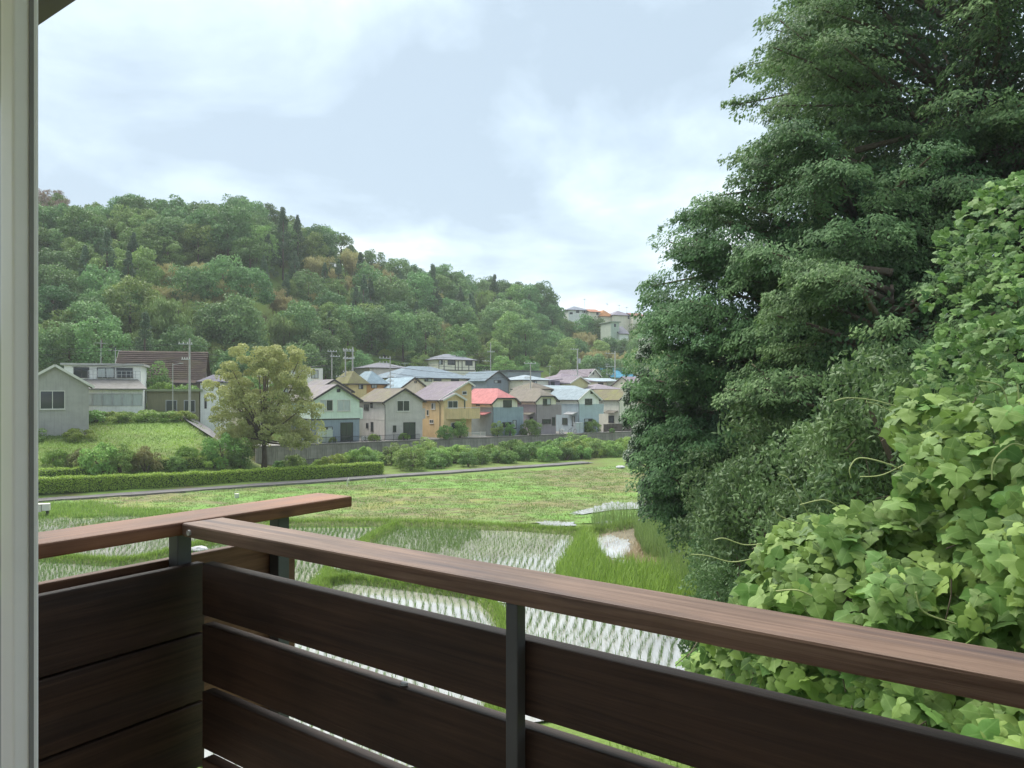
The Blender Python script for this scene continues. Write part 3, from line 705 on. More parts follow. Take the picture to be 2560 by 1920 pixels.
class House:
    def __init__(h, name, label, p0, p1, depth, base, eave_y, ridge_y, t=None, d=None, ang=None, cat='house', group=None):
        if t is not None: L0 = st(0, t); dr = U
        else:
            a = ang or 0.0; dr = (math.cos(a), math.sin(a)); L0 = Vector(((p0 - CX) / F * d, d, 0))
        h.dr = dr; h.L0 = L0
        h.s0 = h.col(p0); h.W = h.col(p1) - h.s0; h.D = depth; h.base = base
        h.O = Vector((L0.x + dr[0] * h.s0, L0.y + dr[1] * h.s0, base)); h.ey = (-dr[1], dr[0])
        h.ym = h.O.y + dr[1] * h.W / 2
        h.he = CAMZ - (eave_y - HZ) / F * h.ym - base; h.hr = CAMZ - (ridge_y - HZ) / F * h.ym - base
        h.root = empty(name, h.O, math.atan2(dr[1], dr[0]))
        tag(h.root, label, cat, group)
    def col(h, x):
        k = (x - CX) / F
        return (k * h.L0.y - h.L0.x) / (h.dr[0] - k * h.dr[1])
    def F(h, x, y):
        s = h.col(x); Yc = h.L0.y + h.dr[1] * s
        return s - h.s0, CAMZ - (y - HZ) / F * Yc - h.base
    def L(h, x, y):
        k = (x - CX) / F
        r = (k * h.O.y - h.O.x) / (h.ey[0] - k * h.ey[1]); Yc = h.O.y + h.ey[1] * r
        return r, CAMZ - (y - HZ) / F * Yc - h.base
    def zf(h, y, frac=0.5):
        return CAMZ - (y - HZ) / F * (h.O.y + h.dr[1] * h.W * frac) - h.base
    def prof(h, roof, rx, hh):
        W, he, hr = h.W, h.he, h.hr
        if roof == 'gable':
            sl = (hr - he) / (rx * W); zr = hr - sl * (W - rx * W)
            return [(0, he), (rx * W, hr), (W, zr)]
        if roof == 'half':
            sl = (hr - he) / (0.5 * W); xl = (hh - he) / sl
            return [(0, he), (xl, hh), (W - xl, hh), (W, he)]
        return [(0, he), (W, he)]
    def walls(h, roof, upper, lower=None, split=None, rx=0.5, hh=None, sink=2.0):
        W, D = h.W, h.D; top = h.prof(roof, rx, hh); n = len(top)
        z0 = -sink
        if lower is not None:
            MB().box(0, W, 0, D, -sink, split).build('lower_wall', lower, h.root); z0 = split
        P = [(0, z0)] + top[::1] + [(W, z0)]
        P = [(x, z - (0.06 if 0 < i < len(P) - 1 else 0)) for i, (x, z) in enumerate(P)]
        k = len(P)
        m = MB(); m.add([(x, 0, z) for x, z in P] + [(x, D, z) for x, z in P],
                        [tuple(range(k)), tuple(range(2 * k - 1, k - 1, -1))] + [(i, i + k, (i + 1) % k + k, (i + 1) % k) for i in range(k)])
        if roof == 'gx':                              # gable ends on the sides instead
            m = MB(); a = [(0, z0), (0, h.he), (D / 2, h.hr - .06), (D, h.he), (D, z0)]
            m.add([(0, y, z) for y, z in a] + [(W, y, z) for y, z in a], [(4, 3, 2, 1, 0), (5, 6, 7, 8, 9)] + [(i, (i + 1) % 5, (i + 1) % 5 + 5, i + 5) for i in range(5)])
        m.build('upper_wall' if lower is not None else 'wall', upper, h.root)
    def roof(h, roof, mat, trim=None, rx=0.5, hh=None, ov=0.4, g=0.35, th=0.14, gut=True):
        W, D, he, hr = h.W, h.D, h.he, h.hr; m = MB(); T = MB(); hasT = False
        if roof == 'gable':
            sl = (hr - he) / (rx * W); xm = rx * W; zl = he - ov * sl; zr = hr - sl * (W + ov - xm)
            m.slab([[(-ov, -g, zl), (xm, -g, hr), (xm, D + g, hr), (-ov, D + g, zl)], [(xm, -g, hr), (W + ov, -g, zr), (W + ov, D + g, zr), (xm, D + g, hr)]], th)
            T.bar((-ov, -g - .03, zl - .09), (xm, -g - .03, hr - .09), .05, .24); T.bar((xm, -g - .03, hr - .09), (W + ov, -g - .03, zr - .09), .05, .24); hasT = True
        elif roof == 'half':
            sl = (hr - he) / (0.5 * W); xm = W / 2; zl = he - ov * sl; xl = (hh - he) / sl; c = (hr - hh) / 0.62 - g; e = D - c
            a, b = (-ov, -g, zl), (W + ov, -g, zl); f, q = (xl, -g, hh), (W - xl, -g, hh); r0, r1 = (xm, c, hr), (xm, D + g, hr)
            a2, b2 = (-ov, D + g, zl), (W + ov, D + g, zl)
            m.slab([[a, f, r0, r1, a2], [f, q, r0], [q, b, b2, r1, r0]], th)
            T.bar((-ov, -g - .03, zl - .09), (xl, -g - .03, hh - .09), .05, .22); T.bar((xl, -g - .03, hh - .09), (W - xl, -g - .03, hh - .09), .05, .22)
            T.bar((W - xl, -g - .03, hh - .09), (W + ov, -g - .03, zl - .09), .05, .22); hasT = True
        elif roof == 'hip':
            sl = (hr - he) / (min(W, D) / 2 + 1e-6); z = he - ov * sl
            if W >= D: r0, r1 = (D / 2, D / 2, hr), (W - D / 2, D / 2, hr)
            else: r0, r1 = (W / 2, W / 2, hr), (W / 2, D - W / 2, hr)
            a, b, c, d = (-ov, -ov, z), (W + ov, -ov, z), (W + ov, D + ov, z), (-ov, D + ov, z)
            if abs(W - D) < .05: m.slab([[a, b, r0], [b, c, r0], [c, d, r0], [d, a, r0]], th)
            elif W > D: m.slab([[a, b, r1, r0], [b, c, r1], [c, d, r0, r1], [d, a, r0]], th)
            else: m.slab([[a, b, r0], [b, c, r1, r0], [c, d, r1], [d, a, r0, r1]], th)
            T.bar((-ov - .03, -ov - .03, z - .1), (W + ov + .03, -ov - .03, z - .1), .05, .16); T.bar((-ov - .03, -ov, z - .1), (-ov - .03, D + ov, z - .1), .05, .16); hasT = True
        elif roof == 'gx':
            sl = (hr - he) / (D / 2); z = he - ov * sl
            m.slab([[(-g, -ov, z), (W + g, -ov, z), (W + g, D / 2, hr), (-g, D / 2, hr)], [(-g, D / 2, hr), (W + g, D / 2, hr), (W + g, D + ov, z), (-g, D + ov, z)]], th)
            T.bar((-g - .03, -ov, z - .09), (-g - .03, D / 2, hr - .09), .05, .2); T.bar((-g, -ov - .03, z - .1), (W + g, -ov - .03, z - .1), .05, .14); hasT = True
        elif roof == 'flat':
            m.slab([[(-ov, -ov, he + .22), (W + ov, -ov, he + .22), (W + ov, D + ov, he + .22), (-ov, D + ov, he + .22)]], .26)
        elif roof == 'shed':
            z0, z1 = hr, he
            m.slab([[(-g, -ov, z1), (W + g, -ov, z0), (W + g, D + ov, z0), (-g, D + ov, z1)]], th)
        o = m.build('roof', mat, h.root)
        if hasT: T.build('fascia', trim or M_dframe, o)
        if gut and roof in ('gable', 'half'):
            zl = he - ov * (hr - he) / ((rx if roof == 'gable' else .5) * W)
            MB().bar((-ov - .07, -g, zl - .1), (-ov - .07, D + g, zl - .1), .12, .1).build('gutter', M_dframe, h.root)
            MB().tube([(-ov - .05, -.02, zl - .12), (-.05, -.07, zl - .5), (-.05, -.07, -.3)], .045, 5).build('downpipe', M_dframe, h.root)
        return o
    def place(h, face, a, b, c):
        return (a, -c, b) if face == 'F' else (-c, a, b)
    def rect(h, face, r):
        f = h.F if face == 'F' else h.L
        a0, b1 = f(r[0], r[1]); a1, b0 = f(r[2], r[3])
        return min(a0, a1), max(a0, a1), min(b0, b1), max(b0, b1)
    def panel(h, face, a0, a1, b0, b1, c0, c1, name, mat, parent):
        m = MB(); q = []
        for c in (c0, c1):
            for a, b in ((a0, b0), (a1, b0), (a1, b1), (a0, b1)): q.append(h.place(face, a, b, c))
        m.add(q, [(0, 1, 2, 3), (7, 6, 5, 4), (0, 4, 5, 1), (1, 5, 6, 2), (2, 6, 7, 3), (3, 7, 4, 0)])
        me = m.mesh(name); bm = bmesh.new(); bm.from_mesh(me); bmesh.ops.recalc_face_normals(bm, faces=bm.faces); bm.to_mesh(me); bm.free()
        return link(name, me, mat, parent)
    def window(h, face, r, frame=None, curt=0.4, mull=True, name='window', sill=True):
        a0, a1, b0, b1 = h.rect(face, r) if len(r) == 4 else r[:4]
        fw = 0.075; m = MB()
        def bx(x0, x1, y0, y1, c0=-0.02, c1=0.07):
            q = [h.place(face, a, b, c) for c in (c0, c1) for a, b in ((x0, y0), (x1, y0), (x1, y1), (x0, y1))]
            m.add(q, [(3, 2, 1, 0), (4, 5, 6, 7), (0, 1, 5, 4), (1, 2, 6, 5), (2, 3, 7, 6), (3, 0, 4, 7)])
        bx(a0, a0 + fw, b0, b1); bx(a1 - fw, a1, b0, b1); bx(a0 + fw, a1 - fw, b1 - fw, b1); bx(a0 + fw, a1 - fw, b0, b0 + fw)
        md = (a0 + a1) / 2
        if mull and a1 - a0 > 0.7: bx(md - .03, md + .03, b0 + fw, b1 - fw, -.02, .05)
        me = m.mesh(name); bm = bmesh.new(); bm.from_mesh(me); bmesh.ops.recalc_face_normals(bm, faces=bm.faces); bm.to_mesh(me); bm.free()
        w = link(name, me, frame or M_dframe, h.root)
        if mull and a1 - a0 > 0.7:
            h.panel(face, a0 + fw, md - .03, b0 + fw, b1 - fw, -.01, .02, 'pane', M_curt if random.random() < curt else M_glass, w)
            h.panel(face, md + .03, a1 - fw, b0 + fw, b1 - fw, -.01, .025, 'pane', M_curt if random.random() < curt else M_glass, w)
        else: h.panel(face, a0 + fw, a1 - fw, b0 + fw, b1 - fw, -.01, .02, 'pane', M_curt if random.random() < curt else M_glass, w)
        if sill: h.panel(face, a0 - .05, a1 + .05, b0 - .05, b0, 0, .12, 'sill', frame or M_dframe, w)
        return w
    def box_px(h, face, r, c0, c1, name, mat):
        a0, a1, b0, b1 = h.rect(face, r)
        return h.panel(face, a0, a1, b0, b1, c0, c1, name, mat, h.root)
    def porch(h, r, mat, proj=1.0):
        a0, a1, b0, b1 = h.rect('L', r); m = MB()
        m.slab([[(0.02, a0, b1), (-proj, a0, b1 - .35), (-proj, a1, b1 - .35), (0.02, a1, b1)]], .1)
        m.build('porch_roof', mat, h.root)
    def belt(h, z, mat):
        MB().box(-.03, h.W + .03, -.03, h.D + .03, z - .08, z + .08).build('belt', mat, h.root)
    def balcony(h, r, mat, proj=0.9, deep=2.6, rail=True, down=0.0):
        """parapet box on the right flank, its front near the facade"""
        a0, a1, b0, b1 = h.rect('F', r); b0 -= down
        m = MB(); m.box(h.W - .02, a1, .25, .33, b0, b1); m.box(a1 - .08, a1, .33, deep, b0, b1); m.box(h.W - .02, a1 - .08, .33, deep, b0, b0 + .12)
        o = m.build('balcony', mat, h.root)
        if rail:
            q = MB().tube([(h.W + .02, .29, b1), (h.W + .02, .29, b1 + .16), (a1 - .04, .29, b1 + .16), (a1 - .04, .29, b1)], .02, 5); q.build('handrail', M_dark, o)
def z3r(x0, y0, x1, y1): return Z3(x0, y0) + Z3(x1, y1)
def z4r(x0, y0, x1, y1): return Z4(x0, y0) + Z4(x1, y1)

BASE = 2.31
mint = wallm((0.68, 0.78, 0.69)); slate = wallm((0.26, 0.31, 0.36)); grey = wallm((0.54, 0.50, 0.47)); ochre = wallm((0.66, 0.49, 0.27))
cream = wallm((0.74, 0.69, 0.58)); bluegrey = wallm((0.29, 0.36, 0.41)); mauve = wallm((0.30, 0.26, 0.275)); paleblue = wallm((0.41, 0.49, 0.54)); white = wallm((0.80, 0.80, 0.78))
ivory = wallm((0.73, 0.69, 0.59))
# 1 mint over slate
h = House('house', 'two storey gabled house, pale mint above and slate grey below, beside the yellow tree', Z3(262, 0)[0], Z3(790, 0)[0], 8.0, BASE, Z3(0, 700)[1], Z3(0, 535)[1], t=2.0)
sp = h.zf(Z3(0, 920)[1]); h.walls('gable', mint, slate, sp); h.roof('gable', roofm((0.30, 0.27, 0.29), 0.25)); h.belt(sp, M_dframe)
h.window('F', z3r(352, 705, 497, 830), M_wframe, 0.2); h.window('F', z3r(543, 705, 688, 830), M_wframe, 1); h.window('F', z3r(540, 585, 577, 622), curt=0, mull=False, sill=False)
h.window('F', z3r(580, 957, 718, 1158), curt=.7, name='glass_door'); h.window('F', z3r(385, 1005, 492, 1060)); h.balcony(z3r(790, 795, 838, 915), mint)
# 2 grey
h = House('house', 'plain weathered grey gabled house with brown roof, second in the front row', Z3(1074, 0)[0], Z3(1487, 0)[0], 8.2, BASE, Z3(0, 708)[1], Z3(0, 577)[1], t=2.3)
h.walls('gable', grey); h.roof('gable', roofm((0.22, 0.195, 0.165), 0.3)); h.belt(h.zf(Z3(0, 922)[1]), grey)
h.window('F', z3r(1203, 713, 1345, 832), M_wframe, .3); h.window('F', z3r(1275, 955, 1408, 1160), curt=.8, name='glass_door'); h.window('F', z3r(1160, 990, 1195, 1060), curt=0)
for r in ((845, 755, 895, 820), (915, 738, 938, 790), (868, 962, 890, 1018), (918, 950, 945, 1055)): h.window('L', z3r(*r), curt=.1)
h.balcony(z3r(1487, 800, 1530, 915), grey)
# 3 ochre
h = House('house', 'ochre yellow house with purple grey roof and curved front balcony', Z3(1680, 0)[0], Z3(2030, 0)[0], 9.0, BASE, Z3(0, 690)[1], Z3(0, 498)[1], t=2.6)
h.walls('gable', ochre, rx=.86); h.roof('gable', roofm((0.26, 0.225, 0.27), 0.1), M_wframe, rx=.86)
h.window('F', z3r(1925, 608, 1978, 650), M_wframe, 0, False)
for r in ((1588, 740, 1632, 812), (1535, 815, 1560, 880), (1568, 922, 1612, 968)): h.window('L', z3r(*r), M_wframe, .2)
a0, a1, b0, b1 = h.rect('F', z3r(1680, 640, 1905, 1075))
bay = MB(); pk = b1 + .05; ev = h.zf(Z3(0, 700)[1], .2)
bay.add([(x, y, z) for y in (-1.0, -.01) for x, z in ((0.02, -1.2), (a1, -1.2), (a1, ev), (a1 / 2 + .1, pk), (0.02, ev))], [(0, 1, 2, 3, 4), (9, 8, 7, 6, 5), (0, 5, 6, 1), (1, 6, 7, 2), (2, 7, 8, 3), (3, 8, 9, 4), (4, 9, 5, 0)])
bay.build('front_bay', ochre, h.root)
rb = MB(); xm = a1 / 2 + .1; sl = (pk - ev) / xm
rb.slab([[(-.3, -1.3, ev - .3 * sl + .08), (xm, -1.3, pk + .08), (xm, .6, pk + .08), (-.3, .6, ev - .3 * sl + .08)], [(xm, -1.3, pk + .08), (a1 + .3, -1.3, ev - .3 * sl + .08), (a1 + .3, .6, ev - .3 * sl + .08), (xm, .6, pk + .08)]], .12)
o = rb.build('bay_roof', roofm((0.26, 0.225, 0.27), 0.1), h.root)
MB().bar((-.3, -1.33, ev - .3 * sl), (xm, -1.33, pk), .05, .26).bar((xm, -1.33, pk), (a1 + .3, -1.33, ev - .3 * sl), .05, .26).build('fascia', M_wframe, o)
def onbay(r, **k):
    q = h.rect('F', r); w = h.window('F', (q[0] * .97, q[1] * .97, q[2], q[3], 0), M_wframe, **k); w.location.y -= 1.0
onbay(z3r(1725, 715, 1840, 800), curt=.1); onbay(z3r(1760, 955, 1882, 1050), curt=.2)
h.window('F', z3r(1915, 712, 1960, 815), plain('green_door', (0.18, 0.30, 0.22), .5), 0, False, name='door')
bz0, bz1 = h.zf(Z3(0, 915)[1]), h.zf(Z3(0, 800)[1]); bal = MB(); pts = []
for i in range(13):
    q = i / 12; pts.append((.35 + (h.W + .75 - .35) * q, -1.05 - .75 * math.sin(math.pi * min(1, q * 1.05)) ** .6))
for (xa, ya), (xb, yb) in zip(pts, pts[1:]): bal.add([(xa, ya, bz0), (xb, yb, bz0), (xb, yb, bz1), (xa, ya, bz1), (xa, ya + .1, bz0), (xb, yb + .1, bz0), (xb, yb + .1, bz1), (xa, ya + .1, bz1)], [(0, 1, 2, 3), (7, 6, 5, 4), (3, 2, 6, 7), (0, 4, 5, 1)])
bal.add([(x, y + .1, bz0 + .05) for x, y in pts] + [(h.W + .75, -.01, bz0 + .05), (.35, -.01, bz0 + .05)], [tuple(range(len(pts) + 2))])
bo = bal.build('balcony', ochre, h.root)
rl = MB(); rl.tube([(x, y + .05, bz1 + .12) for x, y in pts], .03, 5)
for x, y in pts[::2]: rl.tube([(x, y + .05, bz1), (x, y + .05, bz1 + .12)], .02, 4)
rl.build('handrail', M_wframe, bo)
# 4 red roof
h = House('house', 'house with bright red roof, cream band above blue grey walls', Z4(320, 0)[0], Z4(590, 0)[0], 8.0, BASE, Z4(0, 718)[1], Z4(0, 578)[1], t=2.3)
red = roofm((0.64, 0.255, 0.255)); sp = h.zf(Z4(0, 787)[1]); hh = h.zf(Z4(0, 684)[1])
h.walls('half', cream, bluegrey, sp, hh=hh); h.roof('half', red, hh=hh, ov=.45)
for r in ((433, 710, 527, 785), (425, 953, 523, 1005), (538, 930, 578, 1022)): h.window('F', z4r(*r), curt=.4)
h.window('L', z4r(138, 725, 175, 770), curt=0); h.porch(z4r(135, 835, 300, 880), red, 1.2); h.balcony(z4r(590, 785, 668, 900), bluegrey, down=2.5)
# 5 brown
h = House('house', 'cream and mauve house under a grey brown hipped gable roof, next to red roof', Z4(800, 0)[0], Z4(1018, 0)[0], 8.0, BASE, Z4(0, 698)[1], Z4(0, 578)[1], t=2.3)
rfb = roofm((0.27, 0.245, 0.21), 0.1); sp = h.zf(Z4(0, 757)[1]); hh = h.zf(Z4(0, 662)[1])
h.walls('half', cream, mauve, sp, hh=hh); h.roof('half', rfb, hh=hh)
for r in ((872, 693, 960, 762), (865, 920, 958, 967), (972, 898, 1007, 985)): h.window('F', z4r(*r), curt=.3)
h.window('L', z4r(730, 895, 762, 965), curt=0, name='door'); h.porch(z4r(685, 838, 785, 862), rfb); h.balcony(z4r(1018, 757, 1090, 870), mauve)
# 6 pale blue
h = House('house', 'white and pale blue gabled house with light blue roof and bicycle in front', Z4(1270, 0)[0], Z4(1492, 0)[0], 8.0, BASE, Z4(0, 685)[1], Z4(0, 584)[1], t=2.3)
sp = h.zf(Z4(0, 752)[1]); rfp = roofm((0.33, 0.41, 0.46), 0.0)
h.walls('gable', white, paleblue, sp); h.roof('gable', rfp, M_wframe)
for r in ((1337, 693, 1415, 758), (1330, 915, 1420, 962)): h.window('F', z4r(*r), curt=.3)
h.window('F', z4r(1398, 610, 1422, 640), curt=0, mull=False, sill=False); h.porch(z4r(1150, 835, 1255, 858), M_steel)
for r in ((1090, 905, 1145, 977), (1197, 888, 1227, 992)): h.window('L', z4r(*r), curt=.1)
h.balcony(z4r(1492, 752, 1557, 860), paleblue)
# 7 ivory
h = House('house', 'ivory gabled house with mossy olive roof behind the dark board fence', Z4(1715, 0)[0], Z4(1920, 0)[0], 8.0, BASE, Z4(0, 690)[1], Z4(0, 590)[1], t=2.6)
h.walls('gable', ivory); h.roof('gable', roofm((0.21, 0.19, 0.12), 0.6))
for r in ((1773, 693, 1845, 755), (1770, 900, 1845, 945), (1855, 885, 1885, 960)): h.window('F', z4r(*r), curt=.2)
h.window('F', z4r(1830, 616, 1854, 640), curt=0, mull=False, sill=False); h.porch(z4r(1585, 822, 1705, 846), rfb); h.window('L', z4r(1600, 880, 1660, 960), curt=0, name='door')
h.balcony(z4r(1920, 750, 1975, 850), ivory)
# 8 mostly behind the trees
h = House('house', 'pale house with rust red roof half hidden behind the big dark trees', Z4(2040, 0)[0], Z4(2270, 0)[0], 8.0, BASE, Z4(0, 690)[1], Z4(0, 595)[1], t=2.6)
h.walls('gable', cream); h.roof('gable', roofm((0.36, 0.16, 0.12)))
h.window('F', z4r(2100, 693, 2170, 755), curt=.2)

# houses behind, rising with the ground
def simple(label, p0, p1, depth, ey, ry, roofk, wall, rmat, t=None, d=None, ang=None, base=None, wins=(), rx=.5, trim=None, lower=None, split=None, name='house', sink=3.5, side=()):
    if base is None:
        s_ = s_at((p0 + p1) / 2, t); v = st(s_, t + 2); base = gz(v.x, v.y)
    h = House(name, label, p0, p1, depth, base, ey, ry, t=t, d=d, ang=ang)
    h.walls('gable' if roofk == 'gable' else ('gx' if roofk == 'gx' else 'box'), wall, lower, split, rx=rx, sink=sink)
    h.roof(roofk, rmat, trim, rx=rx, gut=False)
    for r in wins: h.window('F', r, curt=.35, sill=False)
    for r in side: h.window('L', r, curt=.2, sill=False)
    return h
C_ = lambda r, g, b, m=0.0: roofm((r, g, b), m)
yel = wallm((0.60, 0.50, 0.26)); orange = wallm((0.56, 0.30, 0.12)); sage = wallm((0.46, 0.52, 0.44)); steelw = wallm((0.24, 0.28, 0.32)); lemon = wallm((0.58, 0.54, 0.30)); purple = wallm((0.27, 0.22, 0.28))
simple('roof with grey purple tiles peeping behind the mint gabled house', Z3(300, 0)[0], Z3(700, 0)[0], 7, Z3(0, 600)[1], Z3(0, 478)[1], 'gable', cream, C_(0.27, 0.25, 0.27, .2), t=13)
simple('small white house with sloping shed roof beside the electric poles', Z3(175, 0)[0], Z3(385, 0)[0], 6, Z3(0, 350)[1], Z3(0, 322)[1], 'shed', white, C_(0.16, 0.15, 0.15), t=32, wins=[z3r(255, 378, 335, 470)])
simple('yellow and orange house with olive hipped roof behind the grey house', Z3(672, 0)[0], Z3(870, 0)[0], 6, Z3(0, 496)[1], Z3(0, 385)[1], 'hip', yel, C_(0.25, 0.235, 0.13, .5), t=20, wins=[z3r(780, 528, 830, 588)])
simple('orange walled house with pale blue metal roof behind the grey house', Z3(872, 0)[0], Z3(1090, 0)[0], 6, Z3(0, 500)[1], Z3(0, 385)[1], 'hip', orange, C_(0.34, 0.45, 0.52), t=20.5, wins=[z3r(920, 528, 985, 578)])
simple('white gable with pale blue roof behind the grey and ochre houses', Z3(1265, 0)[0], Z3(1515, 0)[0], 8, Z3(0, 552)[1], Z3(0, 455)[1], 'gable', ivory, C_(0.36, 0.48, 0.56), t=15, wins=[z3r(1398, 495, 1422, 522)])
simple('long low building with broad steel blue hipped roof and cream walls', Z3(1195, 0)[0], Z3(2030, 0)[0], 11, Z3(0, 455)[1], Z3(0, 325)[1], 'hip', cream, C_(0.23, 0.30, 0.36), t=30, wins=[z3r(1508, 468, 1590, 505), z3r(1610, 468, 1695, 500), z3r(1800, 468, 1890, 500)])
simple('low grey roofed house at the edge of the green slope', Z3(905, 0)[0], Z3(1330, 0)[0], 7, Z3(0, 345)[1], Z3(0, 288)[1], 'hip', grey, C_(0.24, 0.245, 0.28), t=46)
ht = simple('half timbered white house with dark beams and blue grey hip roof', Z3(1665, 0)[0], Z3(2075, 0)[0], 7.5, Z3(0, 255)[1], Z3(0, 192)[1], 'hip', ivory, C_(0.27, 0.29, 0.34), t=52,
       wins=[z3r(1668, 262, 1712, 318), z3r(1765, 262, 1845, 322), z3r(1962, 265, 2040, 328)])
for zx in (1665, 1726, 1850, 1882, 1925, 2000, 2072):
    a, b = ht.F(*Z3(zx, 260)); a = min(max(a, .08), ht.W - .08); b0 = ht.F(*Z3(zx, 380))[1]
    ht.panel('F', a - .09, a + .09, b0, ht.he - .35, 0.0, .035, 'beam', M_dframe, ht.root)
ht.panel('F', 0.2, ht.W - .2, ht.F(*Z3(1850, 384))[1], ht.F(*Z3(1850, 374))[1], 0.0, .05, 'beam', M_dframe, ht.root)
simple('slate blue gabled house with low long window in the middle of town', Z4(245, 0)[0], Z4(492, 0)[0], 9, Z4(0, 480)[1], Z4(0, 385)[1], 'gable', steelw, C_(0.21, 0.28, 0.33), t=24, wins=[z4r(332, 488, 410, 522)])
simple('dark grey flat roofed block behind the slate blue gable', Z4(480, 0)[0], Z4(850, 0)[0], 7, Z4(0, 392)[1], Z4(0, 380)[1], 'flat', steelw, C_(0.15, 0.17, 0.2), t=38)
simple('cream house with pale blue hip roof behind the grey brown roof', Z4(650, 0)[0], Z4(950, 0)[0], 7, Z4(0, 478)[1], Z4(0, 427)[1], 'hip', cream, C_(0.34, 0.42, 0.48), t=20, wins=[z4r(755, 498, 805, 530)])
simple('small purple walled annex with pale door under the blue hip roof', Z4(952, 0)[0], Z4(1060, 0)[0], 5, Z4(0, 488)[1], Z4(0, 470)[1], 'shed', purple, C_(0.27, 0.24, 0.3), t=19.5, wins=[z4r(958, 505, 1000, 568)])
simple('lemon yellow gable under purple grey roof in the back row', Z4(1178, 0)[0], Z4(1370, 0)[0], 7, Z4(0, 508)[1], Z4(0, 444)[1], 'gable', lemon, C_(0.26, 0.23, 0.27), t=17, trim=M_wframe)
simple('purple grey hipped roof rising behind the lemon gable', Z4(1050, 0)[0], Z4(1420, 0)[0], 8, Z4(0, 490)[1], Z4(0, 408)[1], 'hip', cream, C_(0.27, 0.23, 0.28), t=24)
simple('low brown hipped roof between the grey brown and pale blue roofs', Z4(745, 0)[0], Z4(960, 0)[0], 5, Z4(0, 572)[1], Z4(0, 512)[1], 'hip', cream, C_(0.19, 0.165, 0.14, .2), t=13.5)
simple('pale blue metal roof right behind the white and pale blue house', Z4(1000, 0)[0], Z4(1330, 0)[0], 6, Z4(0, 590)[1], Z4(0, 545)[1], 'gx', white, C_(0.36, 0.45, 0.5), t=13)
simple('purple roofed house with two tiny gable windows below the bamboo', Z4(1378, 0)[0], Z4(1500, 0)[0], 11, Z4(0, 432)[1], Z4(0, 362)[1], 'gable', grey, C_(0.29, 0.25, 0.29), t=36, trim=M_wframe, wins=[z4r(1390, 395, 1408, 428), z4r(1420, 395, 1438, 428)])
simple('house with bright sky blue roof near the dark trees', Z4(1630, 0)[0], Z4(1900, 0)[0], 9, Z4(0, 452)[1], Z4(0, 345)[1], 'gx', white, C_(0.12, 0.42, 0.62), t=44)
simple('long cream house with pale blue metal roof behind the ivory house', Z4(1400, 0)[0], Z4(1730, 0)[0], 7, Z4(0, 498)[1], Z4(0, 462)[1], 'gx', cream, C_(0.42, 0.52, 0.58), t=27, wins=[z4r(1480, 515, 1540, 545)])
simple('purple roof with fine white edge just behind the ivory house', Z4(1450, 0)[0], Z4(1740, 0)[0], 6, Z4(0, 580)[1], Z4(0, 528)[1], 'hip', cream, C_(0.30, 0.27, 0.31), t=14)
simple('pale green house with flat roof beside the dark trees', Z4(1770, 0)[0], Z4(1935, 0)[0], 6, Z4(0, 508)[1], Z4(0, 500)[1], 'flat', sage, C_(0.4, 0.45, 0.42), t=22, wins=[z4r(1790, 535, 1830, 575)])
simple('mauve gable roof poking out of the dark tree leaves', Z4(1900, 0)[0], Z4(2130, 0)[0], 7, Z4(0, 560)[1], Z4(0, 445)[1], 'gx', cream, C_(0.33, 0.28, 0.32), t=15)
# houses on the far hilltop
for lab, a, b, dep, ey, ry, k, w, r, win in (
    ('white hilltop house with blue grey hip roof, nearest the wood', 668, 965, 9, 410, 345, 'hip', white, C_(0.25, 0.29, 0.36), [(685, 445, 728, 475), (775, 415, 818, 455), (862, 415, 905, 455), (920, 425, 960, 462)]),
    ('cream hilltop house with terracotta roof', 968, 1106, 8, 437, 388, 'gx', cream, C_(0.45, 0.2, 0.12), [(1055, 445, 1085, 485)]),
    ('hilltop house with bright orange tiled hip roof', 1112, 1290, 9, 490, 405, 'hip', cream, C_(0.50, 0.25, 0.11), []),
    ('beige hilltop house with purple grey hip roof', 1290, 1550, 9, 480, 412, 'hip', cream, C_(0.26, 0.25, 0.31), [(1490, 495, 1525, 540)]),
    ('hilltop house with dark red roof by the tree leaves', 1560, 1720, 8, 490, 442, 'gx', cream, C_(0.38, 0.15, 0.13), []),
    ('mint green block house below the hilltop row', 1255, 1372, 7, 583, 578, 'flat', sage, C_(0.5, 0.6, 0.5), [(1300, 605, 1325, 650)]),
    ('house with plain grey roof below the hilltop row', 1378, 1500, 9, 735, 625, 'gx', white, C_(0.22, 0.23, 0.27), [])):
    p0, p1 = Z5(a, 0)[0], Z5(b, 0)[0]; dd = 268 if ry < 560 else 240
    zz = CAMZ - (Z5(0, ey)[1] - HZ) / F * dd
    simple(lab, p0, p1, dep, Z5(0, ey)[1], Z5(0, ry)[1], k, w, r, d=dd, ang=R(20), base=zz - 6, wins=[Z5(q[0], q[1]) + Z5(q[2], q[3]) for q in win], sink=14)
